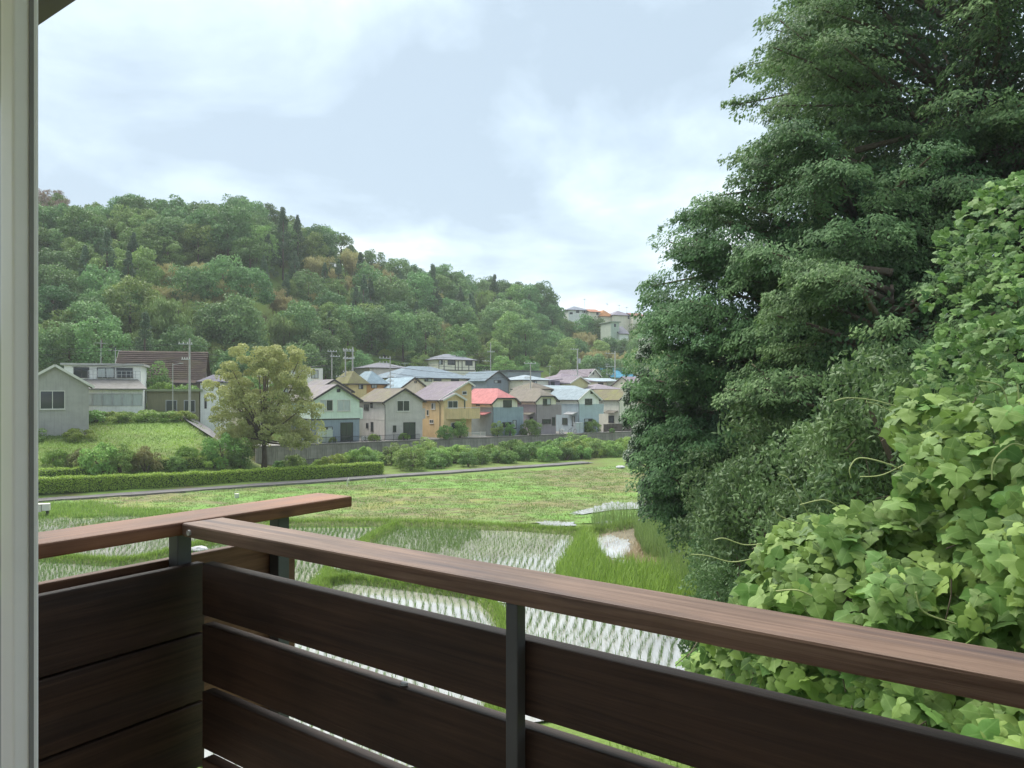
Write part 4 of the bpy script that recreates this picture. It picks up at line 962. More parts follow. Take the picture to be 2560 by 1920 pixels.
# left: flat roofed white house, its lower wing; grey gable and brown tiled roof, both window reflections built solid; small white house; shed
h = House('house', 'white flat roofed house, upper storey with three windows and railing, on the left', Z1(492, 0)[0], Z1(1082, 0)[0], 7, 6.2, Z1(0, 470)[1], Z1(0, 465)[1], d=92, ang=R(20))
h.walls('box', white, sink=3); h.roof('flat', plain('pale_flat_roof', (.42, .41, .40), .8), ov=.35)
for r in ((565, 485, 685, 565), (745, 487, 880, 568), (893, 490, 1020, 565)): h.window('F', Z1(*r[:2]) + Z1(*r[2:]), curt=.5)
a0, a1, b0, b1 = h.rect('F', Z1(690, 515) + Z1(1085, 572)); rl = MB()
for k in range(12): rl.bar((a0 + (a1 - a0) * k / 11, -1.2, b0), (a0 + (a1 - a0) * k / 11, -1.2, b1), .05, .05)
rl.bar((a0, -1.2, b1), (a1, -1.2, b1), .06, .06).bar((a0, -1.2, (b0 + b1) / 2), (a1, -1.2, (b0 + b1) / 2), .04, .04)
rl.build('railing', M_steel, h.root)
a0, a1, b0, b1 = h.rect('F', Z1(650, 650) + Z1(1122, 790))
MB().box(a0, a1, -3.6, -.02, b0 - 3, b1 + .05).build('wing_wall', white, h.root)
sb = MB(); sb.slab([[(a0 - .5, -4.1, b1), (a1 + .5, -4.1, b1), (a1 - .9, -.03, b1 + 1.15), (a0 - .2, -.03, b1 + 1.15)]], .15); sb.build('wing_roof', roofm((0.30, 0.29, 0.28), .1), h.root)
for i in range(6):
    q = h.rect('F', Z1(676 + i * 73.5, 688) + Z1(676 + i * 73.5 + 72, 778)); w = h.window('F', (*q, 0), M_steel, 1, False, sill=False); w.location.y -= 3.6
h = House('house', 'glass reflection built as a grey gabled house with green blotched roof and wide sliding window, far left', 50, 222, 10, 3.8, 958, 911, d=76, ang=R(30))  # stands in for a house mirrored in the window glass
gw = wallm((0.38, 0.365, 0.345)); h.walls('gable', gw); h.roof('gable', roofm((0.25, 0.22, 0.17), .7), M_wframe, ov=.5)
h.window('F', Z1(305, 665) + Z1(500, 808), M_wframe, 0)
h = House('house', 'glass reflection built as a large house under a dark brown tiled roof behind the white flat roof', Z1(880, 0)[0], Z1(1545, 0)[0], 14, 9.0, Z1(0, 590)[1], Z1(0, 342)[1], d=104, ang=R(18))  # added in place of a tiled roof reflected in the glass
h.walls('gx', wallm((0.2, 0.17, 0.15))); o = h.roof('gx', roofm((0.115, 0.085, 0.075), .15), g=.5)
sl = (h.hr - h.he) / (h.D / 2); ct = MB()
for k in range(1, 15):                                  # raised tile courses
    y = h.D / 2 * k / 15; ct.bar((-.5, y, h.he + sl * y + .03), (h.W + .5, y, h.he + sl * y + .03), .16, .07)
ct.build('tile_courses', roofm((0.14, 0.105, 0.09), .1), o)
h = House('house', 'narrow white house with small slate roof left of the yellow tree', Z2(147, 0)[0], Z2(330, 0)[0], 6, 4.6, Z2(0, 610)[1], Z2(0, 562)[1], d=96, ang=R(8))
h.walls('box', white, sink=3); h.roof('hip', C_(0.24, 0.23, 0.28)); h.window('F', Z2(170, 650) + Z2(186, 690), curt=0, sill=False); h.window('F', Z2(185, 765) + Z2(205, 870), curt=0, sill=False)
simple('low cream house seen through the branches of the yellow tree', 610, 745, 7, 965, 935, 'hip', cream, C_(0.27, 0.26, 0.28), t=16, wins=[(690, 970, 720, 1000)])
h = House('garage', 'low olive brown garage with two dark openings above the terrace', Z1(1130, 0)[0], Z1(1530, 0)[0], 5, 5.4, Z1(0, 668)[1], Z1(0, 655)[1], d=94, ang=R(18), cat='garage')
h.walls('box', wallm((0.22, 0.21, 0.13)), sink=3); h.roof('flat', plain('green_flat_roof', (.24, .27, .17), .9))
for r in ((1272, 738, 1360, 832), (1412, 738, 1500, 832)): h.window('F', Z1(*r[:2]) + Z1(*r[2:]), M_steel, 0, False, name='opening', sill=False)

# ------------------------------------------------------------------ retaining wall, fences
M_ret = plain('retaining_concrete', (0.27, 0.25, 0.23), 0.92, 0.28, 0.9, 0.4, streak=0.45, bscale=12, rnd=0.12)
M_cop = plain('coping_concrete', (0.17, 0.16, 0.15), 0.9, 0.25, 1.5, 0.3)
rw = empty('retaining_wall', st(-3.6, 0, 0), ANG); tag(rw, 'long stained grey concrete retaining wall below the front row of houses', 'wall')
pm = MB().box(0.01, 1.985, 0, .35, -1.0, 2.18).mesh('panel'); cm = MB().box(0, 1.995, -.06, .42, 2.18, 2.34).mesh('coping')
for i in range(37):
    o = link('panel', pm, M_ret, rw); o.location = (i * 2.0, random.uniform(-.015, .015), 0)
    o = link('coping', cm, M_cop, rw); o.location = (i * 2.0, 0, random.uniform(-.01, .01))
def fence(name, label, a, b, z, hgt, mat, step, w, rails=2, post=0.05, cat='fence', each=False, nopost=False):
    a = Vector(a); b = Vector(b); L_ = (b - a).length; r = empty(name, (a.x, a.y, z), math.atan2(b.y - a.y, b.x - a.x)); tag(r, label, cat)
    n = int(L_ / step); 
    if each:
        me = MB().box(-w / 2, w / 2, -.015, .015, .05, hgt).mesh('board')
        for i in range(n + 1): o = link('board', me, mat, r); o.location = (i * step, 0, random.uniform(-.02, .02))
    else:
        m = MB()
        for i in range(n + 1): m.box(i * step - w / 2, i * step + w / 2, -.012, .012, .06, hgt - .04)
        m.build('bars', mat, r)
    for k in range(rails):
        zz = .1 + (hgt - .15) * k / max(rails - 1, 1); MB().box(0, L_, .016, .05, zz, zz + .05).build('rail', mat, r)
    if not nopost:
        pme = MB().box(-post / 2, post / 2, .05, .05 + post, -.3, hgt + .04).mesh('post')
        for i in range(int(L_ / 2) + 1): o = link('post', pme, mat, r); o.location = (min(i * 2.0, L_), 0, 0)
    return r
fence('metal_fence', 'black metal bar fence between the clipped hedge and the retaining wall', st(s_at(740, -7), -7), st(s_at(960, -7), -7), .05, 1.15, M_dark, .13, .03)
fence('metal_fence', 'thin dark mesh fence on the wall before the mint and grey houses', st(s_at(800, .6), .6), st(s_at(1050, .6), .6), 2.34, .75, M_dark, .12, .012)
fence('lattice_fence', 'white lattice fence in front of the ochre house', st(s_at(1110, .7), .7), st(s_at(1215, .7), .7), 2.34, .7, M_wframe, .14, .05)
M_board = plain('dark_boards', (0.10, 0.08, 0.07), .8, .3, 3, stretch=(8, 8, .6), rnd=.25)
fence('board_fence', 'dark vertical board fence in front of the ivory house', st(s_at(1510, .7), .7), st(s_at(1625, .7), .7), 2.34, 1.25, M_board, .16, .145, each=True)
fence('white_railing', 'small white railing at the foot of the wall beside the dark trees', st(s_at(1550, -3), -3), st(s_at(1625, -3), -3), .5, 1.1, M_wframe, .16, .05)
# storage shed and air conditioners, bicycle
r = empty('garden_shed', st(s_at(Z3(345, 0)[0], 1.0), 1.0, 2.32), ANG); tag(r, 'pale green storage shed in front of the mint and slate house', 'shed')
Msh = plain('shed_steel', (.48, .53, .47), .5, .08); MB().box(0, 1.75, 0, .8, 0, 1.55).build('body', Msh, r, .01); MB().box(-.04, 1.79, -.06, .84, 1.551, 1.62).build('roof', Msh, r, .01); MB().box(.86, .89, -.012, 0, .1, 1.5).build('door_joint', M_dark, r)
r = empty('garden_shed', st(s_at(Z4(1240, 0)[0], 1.2), 1.2, 2.32), ANG); tag(r, 'small grey storage locker beside the bicycle', 'shed')
Ms2 = plain('locker_steel', (.42, .46, .48), .5, .08); MB().box(0, 1.5, 0, .7, 0, 1.55).build('body', Ms2, r, .01); MB().box(-.03, 1.53, -.04, .74, 1.551, 1.6).build('roof', Ms2, r, .01); MB().box(.73, .76, -.012, 0, .1, 1.5).build('door_joint', M_dark, r)
def ring(c, rad, tr, n=18):
    return MB().tube([(c[0] + rad * math.cos(a), c[1], c[2] + rad * math.sin(a)) for a in [2 * math.pi * i / n for i in range(n + 1)]], tr, 5, False)
r = empty('bicycle', st(s_at(Z4(1150, 0)[0], .9), .9, 2.32), ANG); tag(r, 'bicycle parked in front of the pale blue house', 'bicycle')
for cx_ in (.33, 1.42): ring((cx_, 0, .33), .31, .025).build('wheel', M_dark, r)
fr = MB(); Pp = dict(r=(.33, 0, .33), b=(.78, 0, .3), s=(.62, 0, .78), h=(1.22, 0, .82), f=(1.42, 0, .33), top=(1.18, 0, .98))
for a, b in ('rb', 'rs', 'bs', 'bh', 'sh', 'hf'): fr.tube([Pp[a], Pp[b]], .02, 5)
fr.tube([Pp['h'], Pp['top']], .018, 5); fr.build('frame', M_steel, r); MB().tube([(1.1, -.25, .98), (1.18, 0, 1.0), (1.1, .25, .98)], .018, 5).build('handlebar', M_dark, r); MB().box(.48, .74, -.07, .07, .8, .86).build('saddle', M_dark, r, .02)

# ------------------------------------------------------------------ poles, aerials, wires
POLE_TOPS = {}
INS = MB().tube([(0, 0, 0), (0, 0, .22)], [.06, .04], 6).mesh('insulator')
def pole(key, label, x, ytop, d, arms=(), trafo=False, lamp=False, rad=.15):
    top = px(x, ytop, d); zg = gz(top.x, top.y) - .5; H_ = top.z - zg
    r = empty('utility_pole', (top.x, top.y, zg), ANG); tag(r, label, 'pole', 'utility poles around the town')
    MB().tube([(0, 0, 0), (0, 0, H_)], [rad * 1.2, rad * .75], 10).build('post', M_pole, r)
    for (dz, half, off) in arms:
        a = MB().bar((off - half, -.14, H_ - dz), (off + half, -.14, H_ - dz), .09, .09); o = a.build('crossarm', M_steel, r)
        for k in range(4):
            q = link('insulator', INS, M_wframe, o); q.location = (off - half + .1 + k * (2 * half - .2) / 3, -.14, H_ - dz + .04)
    if trafo: MB().tube([(.42, -.1, H_ - 3.1), (.42, -.1, H_ - 2.1)], .3, 12).build('transformer', M_steel, r); MB().bar((0, 0, H_ - 2.9), (.42, -.1, H_ - 2.9), .08, .08).build('bracket', M_steel, r)
    if lamp: MB().bar((0, 0, H_ - .2), (.9, 0, H_), .05, .05).build('lamp_arm', M_steel, r); MB().box(.75, 1.15, -.1, .1, H_ - .05, H_ + .07).build('lamp_head', M_steel, r)
    POLE_TOPS[key] = (r.location + Vector((0, 0, H_)))
pole('a', 'tall pale pole with insulators left of the yellow tree', 474, 846, 92, [(.7, .8, -.5), (2.5, .5, -.45)], rad=.13)
pole('l', 'slim lamp post left of the tall pale pole', 432, 908, 92, [], lamp=True, rad=.06)
pole('b', 'tallest of the three poles grouped behind the mint house', Z3(715, 0)[0], Z3(0, 120)[1], 122, [(.5, .9, -.8), (1.9, .9, -.8), (4.0, .9, -.8)])
pole('c', 'middle of the three poles grouped behind the mint house', Z3(635, 0)[0], Z3(0, 138)[1], 120, [(.4, .9, .5), (1.5, .9, .6), (4.4, .8, -.8)], rad=.11)
pole('d', 'leftmost of the three poles grouped behind the mint house', Z3(485, 0)[0], Z3(0, 165)[1], 124, [(.1, .8, 0), (.9, .8, .5)], rad=.1)
pole('e', 'slim pole with many short bars in front of the blue roofed building', Z3(1130, 0)[0], Z3(0, 225)[1], 112, [(.3, .9, -.9), (1.0, .9, -.9), (3.0, .5, 0), (3.6, .5, 0), (4.3, .5, 0), (5.0, .5, 0)], rad=.08)
pole('f', 'pole with transformer drum below the yellow bamboo', Z4(1255, 0)[0], Z4(0, 140)[1], 165, [(.2, 1.1, -.9), (4.6, .9, -.9), (5.8, .9, -.9)], trafo=True)
pole('g', 'pole with stacked square brackets beside the sky blue roof', Z4(1670, 0)[0], Z4(0, 165)[1], 165, [(.6, 1.4, -1.4), (3.4, 1.4, -1.4), (5.0, 1.3, -1.3), (7.0, 1.3, -1.3)])
pole('h', 'thin pole on the slope beside the half timbered house', Z4(295, 0)[0], Z4(0, 72)[1], 165, [(2.0, .9, 0), (4.0, 1.1, -1.1), (6.0, 1.1, -1.1)], rad=.1)
pole('i', 'pole between the slate blue gable and pale blue hip roof', Z4(735, 0)[0], Z4(0, 292)[1], 128, [(.2, 1.2, -.2), (2.6, .7, -.6), (4.5, .7, -.6)], rad=.1)
def aerial(label, x, ytop, ybot, d, n=5, w=.8):
    a, b = px(x, ytop, d), px(x, ybot, d); r = empty('tv_aerial', b, ANG + .4); tag(r, label, 'aerial', 'television aerials on the roofs')
    H_ = a.z - b.z; MB().tube([(0, 0, -1.2), (0, 0, H_)], .035, 5).build('mast', M_steel, r)
    m = MB().bar((-.7, 0, H_ * .85), (.7, 0, H_ * .85), .04, .04)
    for k in range(n): m.bar((-.65 + 1.3 * k / (n - 1), -w / 2, H_ * .85), (-.65 + 1.3 * k / (n - 1), w / 2, H_ * .85), .03, .03)
    m.build('elements', M_steel, r)
for lab, z, d in (('aerial standing on the steel blue hipped roof', Z3(1292, 290) + Z3(1292, 390), 140), ('aerial on the hilltop white house roof', Z5(893, 250) + Z5(893, 370), 272),
                  ('aerial on the beige hilltop house roof', Z5(1372, 340) + Z5(1372, 415), 272), ('second aerial on the beige hilltop house roof', Z5(1475, 370) + Z5(1475, 440), 272), ('aerial above the orange hilltop roof', Z5(1205, 320) + Z5(1205, 415), 272),
                  ('taller aerial on the white flat roofed house', Z1(775, 275) + Z1(775, 445), 99), ('shorter aerial on the white flat roofed house', Z1(885, 340) + Z1(885, 450), 99),
                  ('aerial above the lemon yellow gable', Z4(950, 320) + Z4(950, 430), 130), ('aerial behind the purple tiny windowed house', Z4(1582, 300) + Z4(1582, 380), 160)):
    aerial(lab, z[0], z[1], z[3], d)
def wire(a, b, sag, lab):
    a = Vector(a); b = Vector(b); pts = []
    for i in range(13):
        t_ = i / 12; p = a.lerp(b, t_); p.z -= sag * 4 * t_ * (1 - t_); pts.append(p)
    tag(MB().tube(pts, .028, 4).build('overhead_wire', M_dark), lab, 'wire', 'overhead wires')
T_ = POLE_TOPS
left = px(-300, 865, 92)
for i, (dz, zz) in enumerate(((.55, 0), (.6, -1.3), (2.4, -2.6), (2.6, -3.4))):
    wire(T_['a'] - Vector((.6, 0, dz)), left + Vector((0, i * .4, zz)), .6, 'overhead wire running left from the tall pale pole')
for i in range(3): wire(T_['a'] - Vector((.3, 0, .6 + i * .9)), T_['d'] - Vector((0, 0, .3 + i * .4)), .8, 'overhead wire crossing behind the yellow tree')
for i in range(3): wire(T_['e'] - Vector((0, 0, .4 + i * 1.0)), T_['i'] - Vector((0, 0, .3 + i * .8)), .9, 'overhead wire between the slim pole and the town')
for i in range(2): wire(T_['b'] - Vector((.5, 0, .6 + i)), T_['h'] - Vector((0, 0, 2 + i)), 1.2, 'overhead wire along the foot of the wooded hill')
for i in range(3): wire(T_['f'] - Vector((.3, 0, .3 + i * 2.2)), T_['g'] - Vector((.6, 0, .8 + i * 2.0)), .8, 'overhead wire between transformer pole and bracket pole')
# things by the path
def stakes(label, pts, hgt=.55):
    r = empty('rope_barrier', gp(*pts[0])); tag(r, label, 'barrier'); b0 = gp(*pts[0])
    tops = []
    for q in pts:
        v = gp(*q) - b0; MB().tube([v, v + Vector((0, 0, hgt))], .035, 6).build('stake', M_wframe, r); tops.append(v + Vector((0, 0, hgt - .05)))
    MB().tube(tops, .015, 4).build('rope', M_wframe, r)
stakes('white stakes and rope across the field edge near the hedge end', [(868, 1216), (872, 1208), (964, 1209)])
b = gp(592, 1246); r = empty('bucket', b); tag(r, 'small white bucket beside the path', 'bucket')
MB().tube([(0, 0, 0), (0, 0, .38)], [.15, .2], 12).build('body', M_wframe, r); ring((0, 0, .40), .19, .012, 12).build('handle', M_steel, r)
b = gp(104, 1292); r = empty('white_box', b, .3); tag(r, 'white boxes on a stand in the grass at the far left', 'box')
MB().box(-.5, .02, -.25, .25, .35, .85).build('box', M_wframe, r, .02); MB().box(.05, .5, -.22, .22, .42, .9).build('box', M_wframe, r, .02)
MB().box(-.53, .05, -.28, .28, .852, .9).build('lid', M_wframe, r, .01); MB().box(-.45, -.35, -.2, .2, 0, .35).box(.3, .4, -.2, .2, 0, .42).build('stand', M_dark, r)
M_stone = plain('pale_stone', (.42, .42, .44), .85, .25, 4, .4)
for lab, q, sz in (('pale stone on the grassy dike beside the ochre paddy corner', (832, 1434), .35), ('small pale stone lower on the same grassy dike', (808, 1447), .28), ('flat white stone on the dike under the left rail', (497, 1382), .45), ('pale stone at the far field edge by the shrubs', (1551, 1172), .5)):
    v = gp(*q); bm = bmesh.new(); bmesh.ops.create_icosphere(bm, subdivisions=2, radius=1)
    for w_ in bm.verts: w_.co *= random.uniform(.85, 1.12)
    bm.transform(Matrix.Diagonal((sz, sz * .7, sz * .4, 1))); me = bpy.data.meshes.new('stone'); bm.to_mesh(me); bm.free()
    o = link('stone', me, M_stone); o.location = (v.x, v.y, .18); tag(o, lab, 'stone')

def aircon(label, x, t_, z):
    v = st(s_at(x, t_), t_, z); r = empty('air_conditioner', v, ANG); tag(r, label, 'air conditioner', 'air conditioner units by the houses')
    MB().box(0, .8, 0, .3, .06, .66).build('body', M_wframe, r, .02); ring((.34, -.012, .36), .21, .015, 14).build('fan_grille', M_dark, r); MB().box(.05, .12, 0, .3, 0, .06).box(.68, .75, 0, .3, 0, .06).build('feet', M_dark, r)
aircon('white air conditioner unit beside the glass door of the mint house', 905, 1.5, 2.32)
aircon('white air conditioner unit at the left corner of the grey house', 940, 1.6, 2.32)
aircon('white air conditioner unit before the mauve walled house', 1400, 1.6, 2.32)
aircon('white air conditioner unit before the red roofed house', 1305, 1.6, 2.32)
# ------------------------------------------------------------------ hedge, shrubs, trees of the middle distance
M_bark = plain('bark', (0.11, 0.085, 0.065), 0.95, 0.3, 4.0, 0.7, stretch=(1, 1, .3))
G_hedge = foliage('hedge_leaf', (0.14, 0.25, 0.03), (0.38, 0.53, 0.08), 0.3, 0.06, hue=0.005)
G_shrub = foliage('shrub_leaf', (0.085, 0.17, 0.045), (0.29, 0.44, 0.12), 0.3, 0.3, hue=0.025)
G_shrubl = foliage('light_shrub_leaf', (0.16, 0.26, 0.05), (0.33, 0.45, 0.10), 0.3, 0.2, hue=0.02)
G_red = foliage('red_shrub_leaf', (0.13, 0.145, 0.055), (0.24, 0.235, 0.09), 0.3, 0.15, hue=0.02)
G_yel = foliage('yellow_tree_leaf', (0.23, 0.255, 0.085), (0.50, 0.515, 0.22), 0.3, 0.05, hue=0.005)  # yellow tint carries a pale wall's reflection in the window glass
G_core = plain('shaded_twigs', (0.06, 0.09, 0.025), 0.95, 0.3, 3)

def puffs(Pf, per, L, W, up=0.35, rough=0.55):
    """leaf faces over the skin of many small ellipsoids (cx,cy,cz,rx,ry,rz)"""
    Pf = np.asarray(Pf, float); n = len(Pf); I = np.repeat(np.arange(n), per)
    d = nz(rng.normal(0, 1, (len(I), 3)) + np.array([0, 0, up])); rad = rng.uniform(0.72, 1.08, len(I))[:, None]
    C = Pf[I, :3] + d * Pf[I, 3:6] * rad
    N = nz(d + rng.normal(0, rough, d.shape)); A = nz(np.cross(N, rng.normal(0, 1, d.shape)) + np.array([0, 0, -.5]))
    sc = rng.uniform(.7, 1.3, len(I))
    tn = np.clip(np.repeat(rng.uniform(0.1, .6, n), per) + rng.uniform(-.1, .4, len(I)), 0, 1)
    return leaves(C, A, N, L * sc, W * sc, tn)
def dome_puffs(n, Rh, Rv, zc, r0, r1, lo=-.35, flat=1.0):
    out = []
    for _ in range(n):
        v = random.uniform(lo, 1.0); a = random.uniform(0, 2 * math.pi); q = math.sqrt(max(0, 1 - v * v)); k = random.uniform(.72, 1.0); r = random.uniform(r0, r1)
        out.append((q * math.cos(a) * Rh * k, q * math.sin(a) * Rh * k, zc + v * Rv * k, r, r, r * flat))
    return out
def box_hedge(name, label, s0, s1, t0, t1, zf, h, per_m, L, mat, parent=None, wav=.06):
    r = empty(name, st(s0, (t0 + t1) / 2, 0), ANG); tag(r, label, 'hedge')
    n = int((s1 - s0) * per_m); x = rng.uniform(0, s1 - s0, n); w = (t1 - t0) / 2
    per = np.array([h, 2 * w, h]); u = rng.uniform(0, per.sum(), n)
    y = np.where(u < h, -w, np.where(u < h + 2 * w, u - h - w, w)); z = np.where(u < h, u, np.where(u < h + 2 * w, h, u - h - 2 * w))
    end = rng.uniform(0, 1, n) < (2 * w * h) / (2 * w * h + (s1 - s0) * per.sum()) * 2
    x = np.where(end, np.where(rng.uniform(0, 1, n) < .5, 0, s1 - s0), x); y = np.where(end, rng.uniform(-w, w, n), y); z = np.where(end, rng.uniform(0, h, n), z)
    N = np.stack([np.where(end, np.sign(x - 1), 0), np.where(z >= h - 1e-6, 0, np.sign(y)), np.where(z >= h - 1e-6, 1, .25)], 1)
    cr = np.maximum(0, .25 - (h - z)) + np.maximum(0, .25 - (w - np.abs(y)))       # rounded shoulders
    y = y * (1 - .25 * np.maximum(0, cr - .2)); 
    bump = wav * (np.sin(x * 1.9) + np.sin(x * 4.3 + 1))
    base = np.array([zf(q) for q in np.linspace(0, s1 - s0, 60)]); zb = np.interp(x, np.linspace(0, s1 - s0, 60), base)
    C = np.stack([x, y * (1 + bump * .6), zb + z + bump * .5 * (z / h)], 1) + rng.normal(0, .045, (n, 3))
    N = nz(N + rng.normal(0, .55, N.shape)); A = np.cross(N, rng.normal(0, 1, N.shape)) + np.array([0, 0, .3])
    V, Fq, T = leaves(C, A, N, L * rng.uniform(.7, 1.3, n), L * .62, rng.uniform(0, 1, n))
    link('foliage', mesh_np('foliage', V, Fq, T), mat, r)
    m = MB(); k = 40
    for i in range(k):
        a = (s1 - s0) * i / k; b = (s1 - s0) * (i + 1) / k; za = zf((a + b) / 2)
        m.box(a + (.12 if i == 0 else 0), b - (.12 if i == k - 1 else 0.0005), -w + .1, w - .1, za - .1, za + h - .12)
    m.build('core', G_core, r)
    return r
he = s_at(952, -15.6)
box_hedge('hedge', 'long clipped bright green hedge along the far side of the path', -48, he, -16.3, -14.9, lambda x: 0.05 + .35 * float(smooth(-10, -30, np.array(x - 48))), 1.15, 1100, .13, G_hedge)
zt = lambda s0, t_: (lambda x: gz(*tuple(st(s0 + x, t_))[:2]) - .05)
box_hedge('hedge', 'short low hedge on the terrace behind the long hedge', -26, -21.5, -13.4, -12.2, zt(-26, -12.8), .8, 420, .12, G_hedge)
box_hedge('hedge', 'shaggy hedge row at the far left behind the long hedge', -44, -30, -13.2, -12.0, zt(-44, -12.6), .9, 420, .13, G_hedge)
box_hedge('hedge', 'small clipped hedge block with reddish tips beside the yellow tree', -17.5, -11.5, -12.6, -11.4, zt(-17.5, -12), .9, 420, .12, G_shrubl)
box_hedge('hedge', 'tea hedge row on the slope left of the half timbered house', 45, 61, 62, 63.5, zt(45, 62.7), 1.5, 150, .25, G_shrub)
box_hedge('hedge', 'tea hedge row on the slope right of the half timbered house', 64, 78, 62, 63.5, zt(64, 62.7), 1.6, 150, .25, G_shrub)

SH = {}
def shrub_proto(key, n, Rh, Rv, r0, r1, per, L, W, mat, up=.35):
    V, Fq, T = puffs(dome_puffs(n, Rh, Rv, Rv * .45, r0, r1, -.4), per, L, W, up)
    me = mesh_np('foliage', V, Fq, T); me.materials.append(mat)
    m = MB()
    for k in range(5):
        a = 2 * math.pi * k / 5; m.tube([(0, 0, -.2), (math.cos(a) * Rh * .5, math.sin(a) * Rh * .5, Rv)], [.05, .02], 5)
    sm = m.mesh('stems'); sm.materials.append(M_bark)
    SH[key] = (me, sm)
shrub_proto('round', 20, .9, .9, .28, .45, 130, .14, .08, G_shrub)
shrub_proto('loose', 26, 1.1, 1.2, .22, .42, 120, .16, .07, G_shrub, .6)
shrub_proto('light', 22, 1.0, .9, .25, .42, 130, .17, .07, G_shrubl, .6)
shrub_proto('red', 18, .8, .8, .22, .4, 120, .13, .07, G_red)
shrub_proto('tall', 30, .9, 1.7, .25, .45, 120, .15, .07, G_shrub, .6)
def shrub(kind, v, sc, label, group=None, rz=None, name='shrub'):
    r = empty(name, v, random.uniform(0, 6) if rz is None else rz); r.scale = sc if isinstance(sc, tuple) else (sc, sc, sc)
    tag(r, label, 'shrub', group)
    link('foliage', SH[kind][0], None, r); link('stems', SH[kind][1], None, r)
    return r
# belt of shrubs between path and wall
BELT = 'shrubs in the belt between path and retaining wall'
random.seed(21)
for i in range(58):
    s_ = random.uniform(5.5, 40); t_ = random.uniform(-14.5, -4); v = st(s_, t_, 0)
    k = random.choice(['round', 'loose', 'loose', 'tall']); sc = random.uniform(.8, 1.4) * (1.0 if t_ < -9 else .95)
    shrub(k, (v.x, v.y, 0), (sc * 1.25, sc * 1.25, sc * (.9 if k == 'tall' else 1.0)), ('tall upright' if k == 'tall' else 'round' if k == 'round' else 'loose leafy') + ' green shrub ' + ('beside the path' if t_ < -10.5 else 'mid belt' if t_ < -7.5 else 'against the wall') + ' below the ' + ('grey house' if s_ < 12 else 'ochre house' if s_ < 19 else 'red roofed house' if s_ < 25 else 'mauve house' if s_ < 31 else 'pale blue house' if s_ < 36 else 'ivory house'), BELT)
for i, x in enumerate((800, 836, 868, 905)):
    v = st(s_at(x, -8.5 - (i % 2)), -8.5 - (i % 2)); shrub('light' if i < 3 else 'loose', (v.x, v.y, 0), 1.35 if i else .9, 'light green feathery shrub standing behind the right end of the clipped hedge', 'feathery shrubs behind the hedge end')
for x, t_, sc, k, lab in ((1480, -9, 1.7, 'light', 'brightest yellow green shrub at the far field edge'), (1450, -11, 1.1, 'red', 'reddish brown round shrub at the far field edge'), (1425, -13, 1.1, 'light', 'low clipped bush at the left end of the far field edge'),
                          (1520, -11, 1.4, 'light', 'spreading pale green shrub at the far field edge near the trees'), (1560, -9, 1.5, 'light', 'tall pale green shrub below the white railing'), (1590, -12, 1.5, 'loose', 'dark green shrub against the edge of the dark trees'),
                          (1500, -13.5, .9, 'light', 'small low bush at the rim of the fallow field'), (1545, -13.5, 1.0, 'round', 'round low bush at the rim of the fallow field')):
    v = st(s_at(x, t_), t_); shrub(k, (v.x, v.y, 0), sc, lab)
for x, sc, k, lab, t_ in ((1327, 1.5, 'round', 'large round bush on the wall between red roof and mauve houses', 1.0), (1243, .9, 'tall', 'small dark tree in front of the red roofed house', 1.2), (1275, .8, 'tall', 'slim shrub at the corner of the red roofed house', 1.2), (1112, 1.0, 'loose', 'shrub growing over the wall at the ochre house', .6),
                          (1150, 1.1, 'tall', 'second shrub growing over the wall at the ochre house', .6), (1010, .7, 'light', 'small bush before the door of the grey house', 1.2), (935, .7, 'light', 'low bush at the left corner of the grey house', 1.2), (830, .55, 'light', 'low plants before the mint and slate house', 1.2),
                          (1483, 1.1, 'loose', 'leafy shrub in front of the pale blue house', 1.3), (1537, .8, 'light', 'small yellow green bush by the ivory house door', 3.0), (1530, .45, 'round', 'small plant on the coping before the board fence', -.2)):
    v = st(s_at(x, t_), t_); shrub(k, (v.x, v.y, 2.3), sc, lab)
# rough shrubs between hedge and terrace on the left
for x, t_, sc, k, lab in ((255, -12.4, 1.5, 'loose', 'broad dark shrub left of centre behind the long hedge'), (300, -12.5, 1.3, 'tall', 'upright shrub behind the middle of the long hedge'), (365, -12.5, 1.6, 'red', 'reddish brown shrub behind the middle of the long hedge'), (335, -12, 1.1, 'red', 'smaller reddish shrub next to the reddish brown one'),
                          (200, -11, 1.2, 'red', 'brownish shrub left of the broad dark one'), (560, -12, 1.7, 'loose', 'grey green shrub to the left of the yellow tree trunk'), (600, -12.5, 1.2, 'tall', 'dark shrub close to the yellow tree trunk'), (530, -12.5, 1.0, 'light', 'light shrub left of the yellow tree'), (470, -11, 1.2, 'light', 'low yellow green shrub on the terrace edge'),
                          (735, -9, 1.3, 'round', 'dark green bush between the yellow tree and the metal fence'), (700, -8, .9, 'round', 'small dark bush under the right side of the yellow tree'), (140, -10, 1.0, 'light', 'pale shrub on the terrace at the far left'), (440, -12.6, .9, 'round', 'small dark bush behind the hedge near the terrace')):
    v = st(s_at(x, t_), t_); shrub(k, (v.x, v.y, gz(v.x, v.y) - .1), sc, lab)
for i, x in enumerate((110, 150, 190, 235, 280, 320, 370, 420, 450)):
    v = st(s_at(x, 7), 7); shrub('light' if i % 3 else 'round', (v.x, v.y, gz(v.x, v.y) - .2), (1.7, 1.5, .9), 'bushes in the low row under the white flat roofed house', 'bush row under the white house')
for x, d, sc, k, lab in ((170, 92, 1.6, 'light', 'pale climbing shrub at the left corner of the white house'), (408, 97, 1.5, 'light', 'yellow flowering bush above the garage roof'), (465, 101, 2.6, 'round', 'rounded olive tree behind the lamp post'), (380, 103, 2.2, 'tall', 'small palm like tree before the brown tiled roof')):
    v = px(x, 984, d); shrub(k, (v.x, v.y, gz(v.x, v.y) + (1.2 if x == 408 else 0)), sc, lab)
